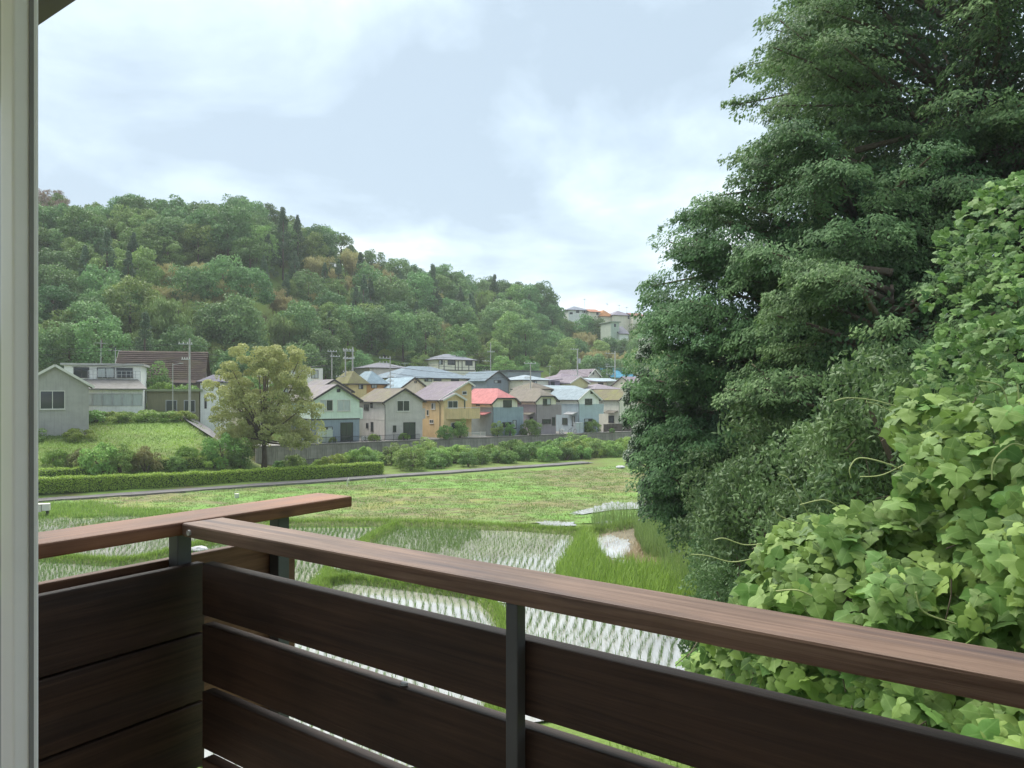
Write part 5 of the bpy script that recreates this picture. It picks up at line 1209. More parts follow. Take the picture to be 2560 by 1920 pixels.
# green slope plants between houses and hill
for i in range(46):
    x = random.uniform(800, 1560); t_ = random.uniform(54, 72); v = st(s_at(x, t_), t_)
    shrub(random.choice(['round', 'loose', 'light']), (v.x, v.y, gz(v.x, v.y) - .3), random.uniform(1.2, 2.2), 'garden bush on the green slope at the foot of the wooded hill', 'bushes on the slope behind the town')

# the yellow-green tree
random.seed(5)
base = st(s_at(660, -10.5), -10.5); base.z = gz(base.x, base.y) - .2
yt = empty('tree', base); tag(yt, 'broad yellow green tree standing alone in front of the houses', 'tree')
dY = base.y; zc = lambda y: CAMZ - (y - HZ) / F * dY - base.z; xc = lambda x: (x - CX) / F * dY - base.x
pf = []
for cx_, cy_, rx_, ry_, n in ((660, 960, 120, 90, 70), (600, 1035, 85, 75, 44), (742, 1050, 70, 70, 44), (670, 1070, 95, 50, 40), (640, 905, 85, 45, 26), (715, 920, 80, 55, 28), (570, 985, 65, 65, 22), (600, 1095, 60, 30, 16), (745, 1100, 55, 30, 16)):
    for _ in range(n):
        v = nz(np.array([random.gauss(0, 1), random.gauss(0, 1), random.gauss(0, 1) + .3])); k = random.uniform(.55, 1.0)
        r_ = random.uniform(.45, .85)
        pf.append((xc(cx_) + v[0] * rx_ / F * dY * k, v[1] * 3.6 * k, zc(cy_) + v[2] * ry_ / F * dY * k, r_, r_, r_ * .75))
V, Fq, T = puffs(pf, 180, .2, .12, .5); link('crown', mesh_np('crown', V, Fq, T), G_yel, yt)
m = MB(); m.tube([(0, 0, -.3), (.05, 0, 1.2), (0, 0, 3)], [.34, .27, .22], 10)
for q in pf[::11]: m.tube([(0, 0, 2.4 + random.random()), (q[0] * .45, q[1] * .45, (q[2] + 3) / 2), q[:3]], [.13, .08, .03], 5)
m.build('trunk', M_bark, yt, smooth=True)
# fresh green tree behind its top, and others at the hill foot
# ------------------------------------------------------------------ wooded hill
G_hill = [foliage('hill_leaf_a', (0.075, 0.15, 0.06), (0.20, 0.34, 0.125), .25, .34, hue=.02), foliage('hill_leaf_b', (0.11, 0.19, 0.055), (0.28, 0.40, 0.125), .25, .3, hue=.02),
          foliage('hill_conifer', (0.065, 0.115, 0.065), (0.135, 0.215, 0.11), .2, .22, hue=.012), foliage('bamboo_leaf', (0.30, 0.29, 0.11), (0.54, 0.49, 0.24), .3, .15, hue=.012),
          foliage('bamboo_green', (0.14, 0.22, 0.06), (0.30, 0.40, 0.13), .3, .15, hue=.02), foliage('fresh_leaf', (0.12, 0.21, 0.06), (0.26, 0.38, 0.12), .3, .12, hue=.02), foliage('russet_leaf', (0.17, 0.13, 0.10), (0.28, 0.22, 0.17), .2, .2, hue=.02)]
HP = {}
def hill_proto(key, pf, per, L, W, mat, h0, rad, up=.35):
    V, Fq, T = puffs(pf, per, L, W, up); me = mesh_np('crown', V, Fq, T); me.materials.append(mat)
    m = MB().tube([(0, 0, -1.5), (.1, 0, h0 * .6), (0, .1, h0)], [rad, rad * .8, rad * .4], 6); tm = m.mesh('trunk', True); tm.materials.append(M_bark)
    HP.setdefault(key, []).append((me, tm))
random.seed(3)
for k in range(5):
    hill_proto('broad', dome_puffs(56, 3.6, 4.3, 5.6, .8, 1.6, -.85, .8), 95, .40, .24, G_hill[0], 7, .22)
for k in range(3):
    hill_proto('broad2', dome_puffs(50, 3.3, 3.9, 5.0, .7, 1.4, -.85, .75), 95, .38, .22, G_hill[1], 6.5, .2)
for k in range(3):
    pf = []
    for i in range(46):
        q = random.random() ** .8; a = random.uniform(0, 6.28); r_ = (1 - q) * 2.3 * random.uniform(.6, 1) + .1
        pf.append((math.cos(a) * r_, math.sin(a) * r_, 2.2 + q * 9.5, .75 - .4 * q, .75 - .4 * q, .6))
    hill_proto('conifer', pf, 75, .34, .14, G_hill[2], 11, .2, .1)
def plume_proto(key, n, mat):
    parts = []
    for i in range(n):                                   # arching culms that hang over at the top
        a = random.uniform(0, 6.28); r0 = random.uniform(0, 1.6); ln = random.uniform(1.0, 2.2); H_ = random.uniform(6.5, 9.5); q = rng.uniform(0, 1, 330)
        d = np.array([math.cos(a), math.sin(a), 0]); o = np.array([math.cos(a) * r0, math.sin(a) * r0, 0])
        C = o + d * (ln * q ** 2)[:, None] * 1.2 + np.array([0, 0, 1]) * (H_ * (.45 + .6 * q - .28 * q ** 3))[:, None] + rng.normal(0, .38, (330, 3)) * np.array([1, 1, .8])
        A = nz(d * .5 + np.array([0, 0, -1.0]) + rng.normal(0, .4, (330, 3))); N = nz(d + np.array([0, 0, .6]) + rng.normal(0, .5, (330, 3)))
        parts.append(leaves(C, A, N, rng.uniform(.35, .7, 330), .13, np.clip(rng.uniform(0, .4) + rng.uniform(0, .6, 330), 0, 1)))
    V, Fq, T = join(parts); me = mesh_np('crown', V, Fq, T); me.materials.append(mat)
    m = MB()
    for i in range(6): a = i; m.tube([(math.cos(a) * .8, math.sin(a) * .8, -1), (math.cos(a) * 1.0, math.sin(a) * 1.0, 7)], [.06, .04], 5)
    tm = m.mesh('culms'); tm.materials.append(M_bark); HP.setdefault(key, []).append((me, tm))
for k in range(2): plume_proto('bamboo', 13, G_hill[3]); plume_proto('bamboog', 13, G_hill[4])
hill_proto('fresh', dome_puffs(40, 3.0, 3.6, 6.0, .6, 1.2, -.6, .8), 95, .36, .22, G_hill[5], 6, .2)
hill_proto('russet', dome_puffs(26, 2.6, 3.4, 6.4, .4, .9, -.5, .9), 70, .3, .1, G_hill[6], 7, .18)
LAB = {'broad': 'dark green round crowned tree', 'broad2': 'mid green round crowned tree', 'conifer': 'pointed dark conifer', 'bamboo': 'yellow brown drooping bamboo clump',
       'bamboog': 'pale green drooping bamboo clump', 'fresh': 'fresh light green tree', 'russet': 'russet brown half bare tree'}
def htree(kind, v, sc, label=None, group=True, name=None):
    me, tm = random.choice(HP[kind]); r = empty(name or ('bamboo' if kind.startswith('bamboo') else 'tree'), v, random.uniform(0, 6.28)); r.scale = (sc, sc, sc * random.uniform(.88, 1.12))
    tag(r, label or LAB[kind], 'bamboo' if kind.startswith('bamboo') else 'tree', ('hill ' + kind + ' trees') if group else None)
    link('crown', me, None, r); link('culms' if kind.startswith('bamboo') else 'trunk', tm, None, r)
ZONES = [('bamboo', 470, 670, 150, 70, .55), ('bamboo', 890, 650, 130, 50, .75), ('bamboo', 1080, 770, 80, 50, .65), ('bamboo', 720, 740, 110, 50, .4), ('bamboo', 300, 580, 60, 40, .4), ('bamboo', 620, 760, 60, 40, .5), ('bamboo', 1470, 870, 70, 50, .7), ('bamboo', 1560, 840, 40, 60, .8), ('bamboog', 560, 800, 230, 60, .6), ('bamboog', 1180, 800, 160, 50, .3),
         ('russet', 150, 500, 95, 40, .75), ('fresh', 690, 670, 40, 40, .9), ('conifer', 800, 640, 160, 60, .4), ('conifer', 1000, 730, 120, 70, .45), ('conifer', 1250, 750, 100, 50, .35), ('broad2', 300, 620, 200, 80, .3), ('broad2', 1250, 860, 200, 40, .6)]
cnt = 0
rows = 13
for ri in range(-1, rows + 2):
    f = ri / rows; x = -40.0
    while x < 1650:
        d = float(foot_d(np.array(x)) + (ridge_d(np.array(x)) - foot_d(np.array(x))) * f) + random.uniform(-2.5, 2.5)
        xx = x + random.uniform(-25, 25); X = (xx - CX) / F * d
        x += 6.0 / d * F * random.uniform(.85, 1.15)
        if ri < 2 and 840 < xx < 1440 and random.random() < .75: continue
        if 1400 < xx < 1640 and ri > 9: continue
        z = gz(X, d); y = HZ - (z + 7 - CAMZ) / d * F
        kind = 'broad' if random.random() < .62 else ('broad2' if random.random() < .78 else 'conifer')
        if ri > 10 and kind == 'conifer' and random.random() < .8: kind = 'broad'
        for k, zx, zy, rx_, ry_, p in ZONES:
            if ((xx - zx) / rx_) ** 2 + ((y - zy) / ry_) ** 2 < 1 and random.random() < p: kind = k
        if kind == 'conifer' and y < np.interp(xx, RX, RY) + 60 and random.random() < .95: kind = 'broad'
        if 1512 < xx < 1582 and ri > 4: continue
        sc = random.choice([random.uniform(.65, .95), random.uniform(.9, 1.2), random.uniform(1.0, 1.45)]) * (1.0 if kind not in ('conifer',) else 1.0) * (.85 if xx > 1380 else 1) * (.8 if kind == 'bamboo' else 1)
        if ri < 1: sc *= .75
        reg = ' above the ' + ('far left houses' if xx < 250 else 'white flat roofed house' if xx < 450 else 'yellow tree' if xx < 760 else 'mint and grey houses' if xx < 980 else 'half timbered house' if xx < 1200 else 'back rows of town' if xx < 1380 else 'transformer pole') + (', near the crest' if f > .75 else ', halfway up' if f > .33 else ', at the foot')
        if f > .75: sc = min(sc, 1.08)
        htree(kind, (X, d, z - .4), sc, LAB[kind] + reg); cnt += 1
print('hill trees', cnt)
for i, x in enumerate(range(1408, 1600, 17)):
    v = px(x + random.uniform(-5, 5), 984, 256 if not 1515 < x < 1580 else 235); z = gz(v.x, v.y); tz = CAMZ + (984 - random.uniform(796, 806) - (45 if 1515 < x < 1580 else 0)) / F * v.y
    kk = random.choice(['broad', 'broad2'])
    htree(kk, (v.x, v.y, z - .4), min(1.3, max(.45, (tz - z) / 9.6)), ('dark' if kk == 'broad' else 'mid') + ' green tree hiding the foot of the ' + ('white blue roofed' if x < 1470 else 'terracotta roofed' if x < 1500 else 'orange roofed' if x < 1535 else 'purple roofed' if x < 1580 else 'dark red roofed') + ' hilltop house')
for x, t_, k, sc in ((60, -1.5, 'round', 1.3), (195, -1.6, 'light', 1.1)):
    v = st(s_at(x, t_), t_); shrub(k, (v.x, v.y, gz(v.x, v.y) - .1), (sc * 1.3, sc * 1.3, sc * .8), 'bush in the row along the foot of the grey gabled house', 'bushes under the grey gabled house')
for x, d, sc, k, lab in ((655, 100, .85, 'fresh', 'fresh green tree showing above the yellow tree'), (740, 118, .75, 'broad2', 'rounded tree between the shed roofed house and the wood'), (1450, 215, .8, 'broad', 'dark tree below the white hilltop house'), (1500, 225, .8, 'broad2', 'green tree below the orange hilltop roof'), (1560, 232, .75, 'broad', 'dark tree below the beige hilltop house'),
                         (1260, 178, .8, 'broad2', 'round garden tree above the dark flat roofed block'), (1400, 182, .8, 'broad2', 'bushy tree left of the transformer pole'), (1500, 185, .8, 'broad', 'bushy tree right of the transformer pole')):
    v = px(x, 984, d); htree(k, (v.x, v.y, gz(v.x, v.y) - .3), sc, lab, False)
# ------------------------------------------------------------------ dark trees on the right bank
G_r = [foliage('oak_leaf', (0.038, 0.092, 0.044), (0.15, 0.27, 0.105), .28, .05, .6, .15, hue=.006), foliage('dogwood_leaf', (0.045, 0.10, 0.048), (0.205, 0.315, 0.12), .3, .05, .6, .15, hue=.006),
       foliage('cherry_leaf', (0.05, 0.10, 0.06), (0.145, 0.24, 0.12), .3, .05, .45, .3, hue=.006), foliage('camellia_leaf', (0.03, 0.07, 0.043), (0.10, 0.175, 0.085), .15, .05, .35, .5, hue=.006)]
def sprays(O, D, L, Wd, droop, per, ll, lw):
    """flat leafy boughs: origin, outward direction, length, half width, hang"""
    n = len(O); I = np.repeat(np.arange(n), per); m = len(I)
    r = rng.uniform(0.02, 1, m) ** .75; S = np.stack([-D[:, 1], D[:, 0], np.zeros(n)], 1)
    fan = np.abs(np.sin(np.pi * np.clip(r * .86 + .1, 0, 1))) ** .8
    lat = rng.uniform(-1, 1, m) * fan * Wd[I]
    twig = .06 * np.sin(lat * 9 + r * 13 + I)
    C = O[I] + D[I] * (r * L[I])[:, None] + S[I] * lat[:, None]
    C[:, 2] += .22 * L[I] * r - droop[I] * r ** 2 * L[I] - .25 * lat ** 2 / Wd[I] + twig + rng.normal(0, .07, m)
    A = nz(D[I] * .7 + S[I] * (np.sign(lat) * .7)[:, None] + np.array([0, 0, -.75]) + rng.normal(0, .35, (m, 3)))
    N = nz(np.array([0, 0, 1.0]) + D[I] * .35 + rng.normal(0, .38, (m, 3)))
    k = rng.uniform(.7, 1.25, m)
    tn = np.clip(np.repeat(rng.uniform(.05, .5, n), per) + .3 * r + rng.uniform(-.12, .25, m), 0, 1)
    return leaves(C, A, N, ll * k, lw * k, tn, .1)
def big_tree(label, x, d, ytop, ybot, rad, mat, nb, per, ll=.13, lw=.068, shape=None, Lb=(1.0, 2.0), zbase=None, droop=(.2, .55), bias=.75, fill=2500, nsp=9, el=(5, 38), side=.08, tr=.38, foot=(0, 0)):
    """limbs reach from the trunk to the crown's envelope, each carrying several leafy boughs"""
    X = (x - CX) / F * d; z0 = gz(X, d) if zbase is None else zbase
    zt_, zb = CAMZ - (ytop - HZ) / F * d, CAMZ - (ybot - HZ) / F * d
    r = empty('tree', (X, d, z0)); tag(r, label, 'tree')
    Hc = zt_ - zb; O, D, L, Wd, dr = [], [], [], [], []; top = zt_ - z0
    to = math.atan2(-d, -X); m = MB()
    m.tube([(foot[0], foot[1], -.5), (.1 + foot[0] * .35, .05 + foot[1] * .35, top * .35), (-.05, .1, top * .7), (0, 0, top * .93)], [tr, tr * .8, tr * .45, .04], 10)
    shp = shape or (lambda q: math.sin(math.pi * min(1, max(.0, .12 + .8 * q))) ** .7)
    for i in range(nb // nsp):
        q = random.random(); a = to + random.uniform(-1.9, 1.9) if random.random() < bias else random.uniform(0, 6.28)
        if random.random() < side: a = math.pi + random.gauss(0, .4)      # towards the light over the field
        env = rad * shp(q) * random.uniform(.7, 1.06); z = zb - z0 + Hc * q; e_ = R(random.uniform(*el))
        tip = Vector((math.cos(a) * env, math.sin(a) * env, z)); zs_ = max(z - env * math.tan(e_), .4)
        root = Vector((0, 0, zs_)); mid = root.lerp(tip, .55) + Vector((random.gauss(0, .3), random.gauss(0, .3), .12 * env))
        m.tube([root, mid, tip], [.11, .06, .02], 5)
        for k in range(nsp):
            t_ = 1 - .62 * (k / nsp) ** .9; o = mid.lerp(tip, (t_ - .55) / .45) if t_ > .55 else root.lerp(mid, t_ / .55)
            ja = a + (0 if k == 0 else (1 if k % 2 else -1) * random.uniform(.3, 1.15)); l = random.uniform(*Lb) * (.8 + .3 * (1 - t_)) 
            o = o - Vector((math.cos(ja), math.sin(ja), 0)) * l * (.55 if k == 0 else .2) + Vector((0, 0, random.gauss(0, .16)))
            O.append(tuple(o)); D.append((math.cos(ja), math.sin(ja), 0)); L.append(l); Wd.append(l * random.uniform(.34, .6)); dr.append(random.uniform(*droop))
    O, D, L, Wd, dr = map(np.array, (O, D, L, Wd, dr))
    parts = [sprays(O, D, L, Wd, dr, per, ll, lw)]
    if fill:                                             # inner leaves; the crown's inner shade is put into their dark tint
        v = nz(rng.normal(0, 1, (fill, 3))) * (rng.uniform(0, 1, fill) ** .4)[:, None] * .72
        C = v * np.array([rad * .75, rad * .75, Hc / 2]) + np.array([0, 0, (zb + zt_) / 2 - z0])
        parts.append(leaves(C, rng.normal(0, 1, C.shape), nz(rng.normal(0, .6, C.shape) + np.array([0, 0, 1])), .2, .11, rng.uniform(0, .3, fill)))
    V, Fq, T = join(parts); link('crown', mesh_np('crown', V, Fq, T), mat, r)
    m.build('trunk', M_bark, r, smooth=True)
    return r
random.seed(12)
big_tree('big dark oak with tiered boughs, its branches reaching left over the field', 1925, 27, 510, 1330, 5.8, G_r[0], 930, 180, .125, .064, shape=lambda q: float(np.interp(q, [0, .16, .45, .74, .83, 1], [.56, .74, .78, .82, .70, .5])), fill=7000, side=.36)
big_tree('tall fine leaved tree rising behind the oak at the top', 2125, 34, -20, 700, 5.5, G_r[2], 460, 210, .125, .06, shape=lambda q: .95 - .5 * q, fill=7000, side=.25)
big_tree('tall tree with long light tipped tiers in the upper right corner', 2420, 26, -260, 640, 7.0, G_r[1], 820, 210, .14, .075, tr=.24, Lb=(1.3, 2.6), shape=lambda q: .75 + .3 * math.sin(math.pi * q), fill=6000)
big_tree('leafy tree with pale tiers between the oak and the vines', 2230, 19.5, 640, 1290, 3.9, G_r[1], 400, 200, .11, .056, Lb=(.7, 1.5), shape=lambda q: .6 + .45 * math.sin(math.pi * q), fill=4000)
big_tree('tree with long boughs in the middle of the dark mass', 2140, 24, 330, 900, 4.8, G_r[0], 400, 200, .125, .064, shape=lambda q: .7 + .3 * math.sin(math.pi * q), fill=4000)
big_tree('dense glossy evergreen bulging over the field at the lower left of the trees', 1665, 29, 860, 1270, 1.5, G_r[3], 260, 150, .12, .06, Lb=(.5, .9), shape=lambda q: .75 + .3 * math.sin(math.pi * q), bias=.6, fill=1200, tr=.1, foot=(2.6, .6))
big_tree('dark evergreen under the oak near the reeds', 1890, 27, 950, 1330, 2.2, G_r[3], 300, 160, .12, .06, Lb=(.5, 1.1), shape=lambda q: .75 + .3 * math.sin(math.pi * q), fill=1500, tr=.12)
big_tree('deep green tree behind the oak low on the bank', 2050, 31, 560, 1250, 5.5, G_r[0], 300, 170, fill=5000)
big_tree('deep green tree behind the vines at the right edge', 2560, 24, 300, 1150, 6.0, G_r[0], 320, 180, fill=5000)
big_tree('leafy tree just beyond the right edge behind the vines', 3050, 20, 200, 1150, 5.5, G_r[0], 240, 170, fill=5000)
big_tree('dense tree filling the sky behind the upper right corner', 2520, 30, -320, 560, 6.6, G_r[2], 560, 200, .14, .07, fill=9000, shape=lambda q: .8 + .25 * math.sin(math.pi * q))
# low growth under the trees
G_fern = foliage('understorey_leaf', (0.05, 0.10, 0.045), (0.15, 0.24, 0.09), .3, .12, hue=.012)
shrub_proto('under', 34, 1.1, 1.2, .2, .42, 260, .08, .036, G_fern, .4)
for x, y, d, sc, lab in ((1880, 1500, 22, 1.2, 'dark shrub beside the reeds under the trees'), (1880, 1440, 20, 1.4, 'feathery shrub between the kudzu mound and the reeds'), (1950, 1390, 18, 1.7, 'dark understorey shrub above the kudzu mound'), (2080, 1330, 16, 1.6, 'dark understorey shrub behind the kudzu mound crest'),
                         (2200, 1290, 14, 1.5, 'understorey shrub deep behind the vines'), (1830, 1400, 27, 1.1, 'low evergreen shrub near the marsh edge'), (1860, 1330, 23, 1.8, 'large shadowed shrub below the oak'), (1990, 1270, 20, 2.0, 'large shadowed shrub below the pale tiered tree'), (1850, 1570, 15, 1.0, 'leafy shrub at the left foot of the kudzu mound'), (2300, 1180, 12.5, 1.5, 'shadowed shrub right of the pale tiered tree')):
    v = px(x, y, d); shrub('under', (v.x, v.y, v.z - .6), sc, lab)

# ------------------------------------------------------------------ kudzu
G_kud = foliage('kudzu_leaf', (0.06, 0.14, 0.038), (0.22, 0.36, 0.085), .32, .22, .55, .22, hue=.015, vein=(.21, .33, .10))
G_vine = plain('vine_stem', (0.26, 0.30, 0.12), .7, .2)
HALF = [(0, 0), (.32, -.03), (.53, .18), (.57, .42), (.45, .68), (.20, .90), (0, 1.14)]
LOBE = [(0, 0), (.32, -.03), (.52, .16), (.64, .47), (.42, .60), (.24, .88), (0, 1.14)]
def leaflet(half, rot, org, sc, cup, asym=1.0):
    vs_, uv, fs = [], [], []
    mid = [(0, 0), (0, .35), (0, .7), (0, 1.05)]
    ring_ = [(x, y) for x, y in half] + [(-x * asym, y) for x, y in half[-2:0:-1]]
    for x, y in ring_ + [(0, .36), (0, .7)]:
        z = -cup * x * x * 1.6 - .22 * max(0, y - .35) ** 2 + .05 * math.sin(y * 9 + x * 5)
        X, Y = x * sc, y * sc; c, s_ = math.cos(rot), math.sin(rot)
        vs_.append((org[0] + X * c - Y * s_, org[1] + X * s_ + Y * c, z * sc)); uv.append((x, y))
    n = len(ring_); a, b = n, n + 1; nh = len(half)
    order = list(range(n))
    tri = []
    for i in range(n):
        p, q = order[i], order[(i + 1) % n]
        ym = (ring_[p][1] + ring_[q][1]) / 2
        tri.append((p, q, a if ym < .55 else b))
    # seam between the two midrib points
    for p in range(n):
        q = (p + 1) % n
    sw = [p for p in range(n) if (ring_[p][1] + ring_[(p + 1) % n][1]) / 2 < .55]
    right = max([p for p in sw if p < nh]) + 1; leftv = min([p for p in sw if p >= nh - 1])
    tri += [(a, right, b), (a, b, leftv)]
    return vs_, tri, uv
def kudzu_mesh(seed):
    random.seed(seed); V, T, UV = [], [], []
    for rot, org, sc, half, asym in ((0, (0, .16), 1.08, random.choice([HALF, HALF, LOBE]), 1), (R(random.uniform(85, 108)), (-.05, -.06), .9, random.choice([HALF, LOBE, HALF, HALF]), random.uniform(.75, 1.1)), (R(-random.uniform(85, 108)), (.05, -.06), .9, random.choice([HALF, LOBE, HALF, HALF]), random.uniform(.75, 1.1))):
        v, t_, u = leaflet(half, rot + random.gauss(0, .1), org, sc, random.uniform(.05, .35), asym); o = len(V)
        tilt = random.uniform(-.25, .35)
        V += [(x, y, z - tilt * math.hypot(x, y) * .6) for x, y, z in v]; T += [tuple(i + o for i in q) for q in t_]; UV += u
    return np.array(V), np.array(T), np.array(UV)
KM = [kudzu_mesh(s_) for s_ in range(8)]
KMESH = []
for V, T, UV in KM:
    me = mesh_np('leaf', V, T, np.full(len(V), .5), UV, True); me.materials.append(G_kud); KMESH.append(me)
POLY1 = [(1735, 1650), (1850, 1480), (1890, 1410), (1895, 1350), (1990, 1295), (2140, 1275), (2240, 1245), (2290, 1160), (2225, 1090), (2225, 1010), (2290, 965), (2400, 1005), (2600, 990), (3250, 960), (3350, 2100), (2640, 2000), (2300, 1930), (2000, 1810), (1850, 1740), (1700, 1680)]
CTRL1 = [(1740, 1660, 9.0), (1900, 1400, 7.6), (2000, 1300, 7.4), (2300, 1250, 6.6), (2250, 1010, 7.6), (2600, 1000, 5.9), (2600, 1400, 4.7), (2200, 1500, 5.5), (2000, 1650, 6.8), (2300, 1800, 5.3), (2600, 1900, 4.2), (3250, 1000, 5.2), (3300, 1500, 4.2), (3300, 2000, 3.8), (1800, 1740, 8.0), (2100, 1330, 6.6), (2000, 1480, 6.4), (2400, 1150, 6.0)]
POLY2 = [(3200, 380), (2640, 420), (2480, 440), (2400, 520), (2335, 590), (2345, 640), (2300, 690), (2295, 760), (2350, 790), (2335, 850), (2270, 900), (2300, 960), (2400, 985), (2640, 1010), (3200, 1000)]
CTRL2 = [(2560, 440, 11.5), (2330, 600, 12), (2300, 800, 11.5), (2560, 800, 10), (2330, 930, 10.5), (2560, 980, 9), (3200, 700, 9)]
def kdepth(P, ctrl):
    c = np.array(ctrl); w = 1.0 / (((P[:, None, :] - c[None, :, :2]) ** 2).sum(-1) + 900.0) ** 1.3
    return (w * c[:, 2]).sum(1) / w.sum(1)
def kudzu_points(poly, ctrl, n, size):
    Q = rpts(poly, n * 6); dd = kdepth(Q, ctrl); keep = rng.uniform(0, 1, len(Q)) < (dd / dd.max()) ** 2
    Q, dd = Q[keep][:n], dd[keep][:n]
    cl = np.sin(Q[:, 0] * .031 + np.sin(Q[:, 1] * .017) * 2) * np.sin(Q[:, 1] * .037 + np.sin(Q[:, 0] * .021) * 2)      # leaves gather in drifts
    g = rng.uniform(-1.25, .6, len(Q)) < cl; Q, dd = Q[g], dd[g]
    lay = rng.choice([0, 1, 2], len(Q), p=[.5, .3, .2]); dep = dd + lay * .28 + rng.normal(0, .15, len(Q)) + .15 * np.sin(Q[:, 0] * .02) * np.sin(Q[:, 1] * .025)
    P = np.stack([(Q[:, 0] - CX) / F * dep, dep, CAMZ - (Q[:, 1] - HZ) / F * dep], 1)
    return P, lay, Q
random.seed(31)
G_kud2 = foliage('kudzu_shade_leaf', (0.045, 0.105, 0.032), (0.15, 0.26, 0.062), .3, .12, .55, .22, hue=.012, vein=(.2, .3, .12))  # darker copy of the kudzu leaf, shadow on the upper curtain put into colour
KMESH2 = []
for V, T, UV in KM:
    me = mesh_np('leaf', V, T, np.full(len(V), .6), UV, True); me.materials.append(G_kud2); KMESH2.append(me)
def kudzu(label, poly, ctrl, n, size, nobj, out, mat=None, meshes=None):
    root = empty('kudzu_vine', px(poly[0][0], poly[0][1], 8)); root.location.z = gz(root.location.x, root.location.y); tag(root, label, 'vine')
    P, lay, Q = kudzu_points(poly, ctrl, n, size); m = len(P)
    N = nz(np.array(out) + rng.normal(0, .42, (m, 3))); A = nz(np.array([-.2, -.35, -.85]) + rng.normal(0, .55, (m, 3)))
    A = nz(A - N * (A * N).sum(1)[:, None]); S = np.cross(A, N); sz = size * rng.uniform(.6, 1.25, m) * np.where(rng.uniform(0, 1, m) < .12, .6, 1)
    base = root.location
    inv = ((Q[:, 0] < 2540) & (Q[:, 1] < 1900) & (Q[:, 0] > 1700))
    score = np.where((lay == 0) & inv, sz / P[:, 1], 0); idx = np.argsort(-score)[:nobj]; isobj = np.zeros(m, bool); isobj[idx] = True
    for i in idx:
        M3 = Matrix((( S[i][0], A[i][0], N[i][0]), (S[i][1], A[i][1], N[i][1]), (S[i][2], A[i][2], N[i][2]))).to_4x4()
        o = link('leaf', random.choice(meshes or KMESH), None, root)
        o.matrix_parent_inverse = Matrix.Identity(4); o.matrix_basis = Matrix.Translation(Vector(P[i]) - base) @ M3 @ Matrix.Diagonal((sz[i], sz[i], sz[i], 1))
    parts = []; uvs = []; off = 0
    rest = np.where(~isobj)[0]; kk = rng.integers(0, len(KM), len(rest)); VV, TT, tt, UU = [], [], [], []
    for k in range(len(KM)):
        ii = rest[kk == k]; V, T, UV = KM[k]
        W = P[ii][:, None, :] + sz[ii][:, None, None] * (V[None, :, 0:1] * S[ii][:, None, :] + V[None, :, 1:2] * A[ii][:, None, :] + V[None, :, 2:3] * N[ii][:, None, :])
        VV.append(W.reshape(-1, 3) - np.array(base)); TT.append((T[None] + (np.arange(len(ii)) * len(V))[:, None, None]).reshape(-1, 3) + off); off += len(ii) * len(V)
        tt.append(np.repeat(rng.uniform(0, 1, len(ii)), len(V))); UU.append(np.tile(UV, (len(ii), 1)))
    o = link('leaves', mesh_np('leaves', np.concatenate(VV), np.concatenate(TT), np.concatenate(tt), np.concatenate(UU), True), mat or G_kud, root); o['kind'] = 'stuff'
    return root, P
k1, P1 = kudzu('mound of kudzu vine with large pale green leaves behind the railing', POLY1, CTRL1, 6400, .108, 290, (-.35, -.62, .75))
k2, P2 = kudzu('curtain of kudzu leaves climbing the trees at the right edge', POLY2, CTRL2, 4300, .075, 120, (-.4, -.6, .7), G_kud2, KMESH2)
# small second mound seen under the rail
POLY3 = [(1690, 1640), (1740, 1620), (1830, 1640), (1960, 1690), (2060, 1740), (2060, 1800), (1900, 1760), (1760, 1700)]
k3, P3 = kudzu('low kudzu leaves at the paddy corner seen under the top rail', POLY3, [(1700, 1650, 10.5), (1850, 1660, 9.5), (2050, 1770, 8)], 500, .10, 40, (-.3, -.6, .8))
# dark heart of the mounds: dead stems and litter under the leaves
random.seed(8)
tw = MB()
for i in range(260):
    j = random.randrange(len(P1)); p = Vector(P1[j]); p = p + p.normalized() * 0; p.y += random.uniform(.5, 1.0); p.z -= .3
    q = p + Vector((random.gauss(0, .16), random.gauss(0, .16), random.gauss(-.15, .12))); tw.tube([p - k1.location, p.lerp(q, .5) + Vector((.02, 0, .03)) - k1.location, q - k1.location], .005, 4, False)
tw.build('stems', M_bark, k1)['kind'] = 'stuff'
def tendril(pts, rad=.006):
    w = [px(*q) for q in pts]; L_ = []
    for i in range(len(w) - 1):
        p0, p1, p2, p3 = w[max(i - 1, 0)], w[i], w[i + 1], w[min(i + 2, len(w) - 1)]
        for k in range(6):
            t_ = k / 6; L_.append(0.5 * ((2 * p1) + (p2 - p0) * t_ + (2 * p0 - 5 * p1 + 4 * p2 - p3) * t_ ** 2 + (3 * p1 - p0 - 3 * p2 + p3) * t_ ** 3))
    L_.append(w[-1]); MB().tube([p - k1.location for p in L_], rad, 5).build('tendril', G_vine, k1)
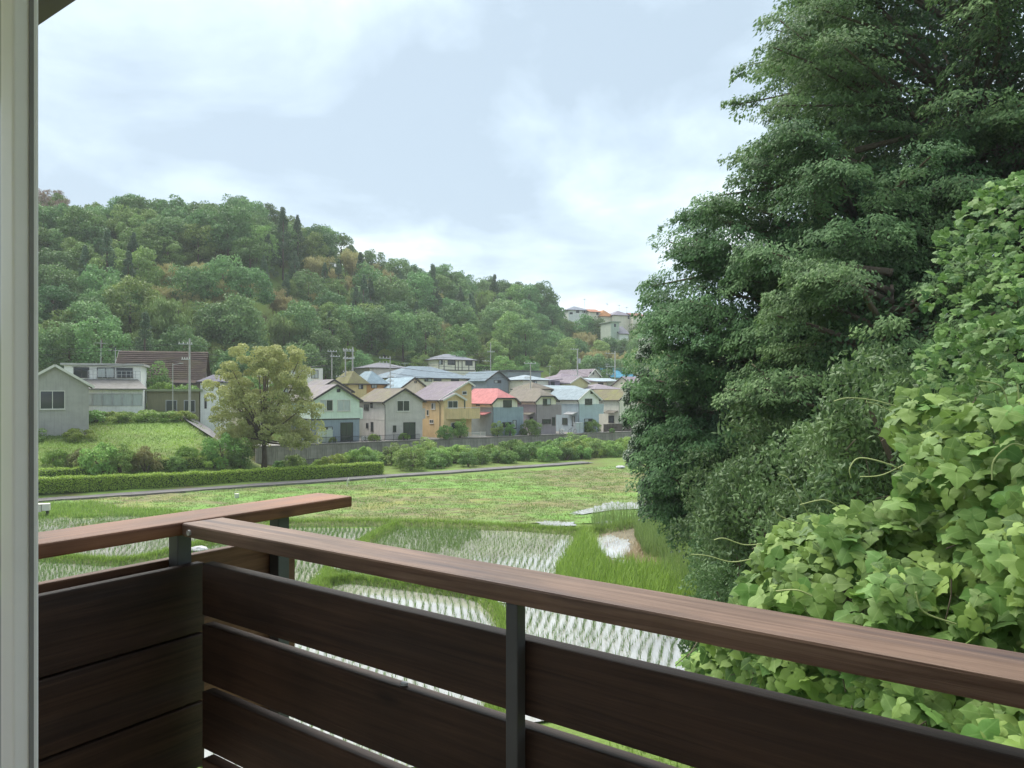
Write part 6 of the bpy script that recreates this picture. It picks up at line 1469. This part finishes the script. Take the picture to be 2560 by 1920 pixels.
for t_ in ([(2030, 1300, 7.2), (1995, 1240, 7.2), (1970, 1195, 7.2), (1945, 1185, 7.2)], [(1905, 1360, 7.4), (1860, 1362, 7.4), (1810, 1346, 7.4), (1785, 1350, 7.4)], [(1890, 1395, 7.6), (1830, 1405, 7.6), (1770, 1390, 7.6), (1728, 1386, 7.6)], [(2280, 1190, 6.8), (2220, 1160, 6.8), (2150, 1145, 6.9), (2125, 1170, 6.9), (2128, 1195, 6.9)],
           [(2300, 1140, 6.8), (2210, 1186, 6.8), (2150, 1192, 6.8)], [(2240, 1015, 7.4), (2180, 1000, 7.4), (2120, 995, 7.4), (2085, 1003, 7.4)], [(2230, 1030, 7.4), (2195, 1012, 7.4), (2165, 1005, 7.4)], [(2520, 1010, 6.2), (2500, 965, 6.2), (2440, 950, 6.2)], [(2550, 1030, 6.0), (2544, 960, 6.0)], [(2000, 1310, 7), (1950, 1290, 7), (1935, 1270, 7)],
           [(2480, 1200, 5.6), (2485, 1150, 5.6), (2530, 1110, 5.6), (2570, 1120, 5.6)], [(2100, 1270, 6.8), (2060, 1250, 6.8), (2000, 1262, 6.8)], [(2030, 1490, 5.6), (1990, 1475, 5.6), (1940, 1478, 5.7)], [(2290, 1480, 5.2), (2310, 1530, 5.2), (2390, 1560, 5.2)]):
    tendril(t_)

# ------------------------------------------------------------------ the veranda
M_top = woodmat('weathered_rail', (0.085, 0.047, 0.032), (0.185, 0.12, 0.086), (0.032, 0.023, 0.03), .6, .9)
M_top2 = woodmat('stained_rail', (0.115, 0.046, 0.022), (0.205, 0.094, 0.047), (0.07, 0.042, 0.04), .6, .4)
M_bd = woodmat('dark_board', (0.024, 0.013, 0.009), (0.058, 0.032, 0.021), (0.02, 0.016, 0.016), .6, .5)
M_bd2 = woodmat('brown_board', (0.09, 0.04, 0.02), (0.18, 0.09, 0.05), (0.08, 0.05, 0.04), .6, .4)
M_post = plain('grey_post', (0.085, 0.088, 0.092), .55, .12, 6, metal=.2)
QB = Vector((-1.025, 2.395, CAMZ)); bd = Vector((.797, -.604, 0)).normalized(); bn = Vector((.604, .797, 0)).normalized()   # near edge of the main rail and its direction; outwards
QA = Vector((-1.025, 2.395, CAMZ)); ad = Vector((.55, .835, 0)).normalized(); an = Vector((-.835, .55, 0)).normalized()
rail = empty('veranda_railing', (QB.x, QB.y, CAMZ - 1.5)); tag(rail, 'dark stained timber veranda railing with grey metal posts across the foreground', 'railing')
def plank(name, org, d, s0, s1, n, n0, n1, z0, z1, mat, bev=.004):
    """board from s0 to s1 along d, n0..n1 outwards, z relative to the eye"""
    o = MB().box(0, s1 - s0, n0, n1, z0, z1).build(name, mat, rail, bev)
    p = org + d * s0; o.location = p - rail.location; o.rotation_euler = (0, 0, math.atan2(d.y, d.x)); o.scale.y = 1
    if (Vector((-d.y, d.x, 0))).dot(n) < 0: o.scale.y = -1
    return o
plank('top_rail', QB, bd, 0.004, 3.4, bn, 0, .142, -.442, -.400, M_top, .006)
ra = plank('top_rail', QA, ad, -1.6, .735, an, 0, .19, -.440, -.398, M_top2, .006)
zs = [(-.692, -.530), (-.90, -.720), (-1.108, -.930), (-1.33, -1.14)]
for i, (a, b) in enumerate(zs): plank('board', QB, bd, .03, 3.4, bn, .052, .094, a, b, M_bd)
for i, (a, b) in enumerate([(-.765, -.545), (-.985, -.772), (-1.2, -.992)]): plank('board', QA, ad, -1.6, .105, an, .03, .066, a, b, M_bd)
for i, (a, b) in enumerate([(-.745, -.535), (-.965, -.752), (-1.18, -.972)]): plank('board', QA, ad, -1.6, .56, an, .125, .16, a, b, M_bd2)
def post(org, d, s, n, n0, w, z0=-1.5, z1=-.443):
    o = MB().box(-w / 2, w / 2, 0, w, z0, z1).build('post', M_post, rail, .003); o.location = org + d * s + n * n0 - rail.location; o.rotation_euler = (0, 0, math.atan2(d.y, d.x))
    if (Vector((-d.y, d.x, 0))).dot(n) < 0: o.scale.y = -1
post(QB, bd, 1.275, bn, .012, .031); post(QB, bd, 2.6, bn, .012, .031)
post(QA, ad, .06, an, .070, .05); post(QA, ad, .46, an, .070, .05); post(QA, ad, -1.2, an, .068, .05)
def screw(p, n):
    o = MB().tube([Vector((0, 0, 0)), n * .006], .009, 10).build('screw', M_steel, rail); o.location = p - rail.location
screw(QA + ad * .50 + an * .125 + Vector((0, 0, -.615)), -an); screw(QA + ad * .50 + an * .125 + Vector((0, 0, -.80)), -an); screw(QB + bd * .05 + Vector((0, 0, -.425)), -bn)
screw(QB + bd * .9 + bn * .07 + Vector((0, 0, -.718)), Vector((0, 0, 1)))
# the room one looks out of: floor, ceiling, walls, eave, open sliding window
M_room = plain('room_plaster', (0.82, 0.81, 0.79), .9, .1); M_eave = plain('eave_soffit', (0.11, 0.10, 0.13), .8, .1); M_sash = plain('sash_aluminium', (0.85, 0.85, 0.85), .4, .06, 2)
M_fl = woodmat('veranda_floor', (0.2, 0.15, 0.1), (0.34, 0.26, 0.18), (0.06, 0.05, 0.045), .7, .4)
C0 = Vector((0, 0, CAMZ))
def roombox(name, b0, b1, n0, n1, z0, z1, mat):
    o = MB().box(b0, b1, n0, n1, z0, z1).build(name, mat); o.location = C0; o.rotation_euler = (0, 0, math.atan2(bd.y, bd.x)); tag(o, kind='structure'); return o
roombox('room_floor', -3, 3, -3.2, .45, -1.62, -1.5, M_fl); roombox('veranda_floor', -4, 3.5, .46, 1.5, -1.60, -1.49, M_fl)
roombox('room_ceiling', -3, 3, -3.2, .45, 1.0, 1.12, M_room); roombox('room_wall', -3, 3, -3.3, -3.2, -1.62, -.4, M_room); roombox('room_wall', -3.1, -3.0, -3.2, .45, -1.62, -.75, M_room); roombox('room_wall', 3.0, 3.1, -3.2, .45, -1.62, 1.12, M_room)  # rear wall cut low, out of view, so daylight brightens the sash
roombox('room_wall', -3.0, -2.05, .36, .45, -1.5, 1.0, M_room); roombox('room_wall', 1.6, 3.0, .36, .45, -1.5, 1.0, M_room)
roombox('eave', -4.5, 6, .36, 1.05, 1.17, 1.30, M_eave)
sash = empty('window_sash', C0 + bn * .4 - bd * 1.078 + Vector((0, 0, -1.5)), math.atan2(bd.y, bd.x)); tag(sash, 'pale grey aluminium sliding window sash at the left edge', 'window')
MB().box(-.018, .020, -.015, .015, 0, 2.5).build('stile', M_sash, sash, .003); MB().box(.0205, .022, .003, .008, 0, 2.5).build('seal', plain('grey_gasket', (.22, .22, .22), .6), sash)
MB().box(-1.0, -.0185, -.012, .012, 0, .07).build('bottom_rail', M_sash, sash); MB().box(-1.0, -.0185, -.012, .012, 2.43, 2.5).build('top_rail', M_sash, sash)
M_pane = plain('milky_glass', (0.60, 0.64, 0.63), .12, .12, 1.2, spec=.6); MB().box(-1.0, -.0185, -.004, .004, .0705, 2.4295).build('pane', M_pane, sash)

# ------------------------------------------------------------------ thin haze in the valley air
hz = MB().box(-420, 420, -40, 420, -1.5, 75).build('haze', None)
tag(hz, 'thin pale haze in the valley air', 'haze', kind='stuff')
m_, t_ = new_mat('haze_air')
o_ = nd(t_, 'ShaderNodeOutputMaterial'); v_ = nd(t_, 'ShaderNodeVolumePrincipled')
v_.inputs['Color'].default_value = (0.90, 0.95, 1.0, 1); v_.inputs['Density'].default_value = 0.00034; v_.inputs['Anisotropy'].default_value = 0.0
t_.links.new(v_.outputs[0], o_.inputs['Volume'])
hz.data.materials.append(m_)
cy.volume_bounces = 0
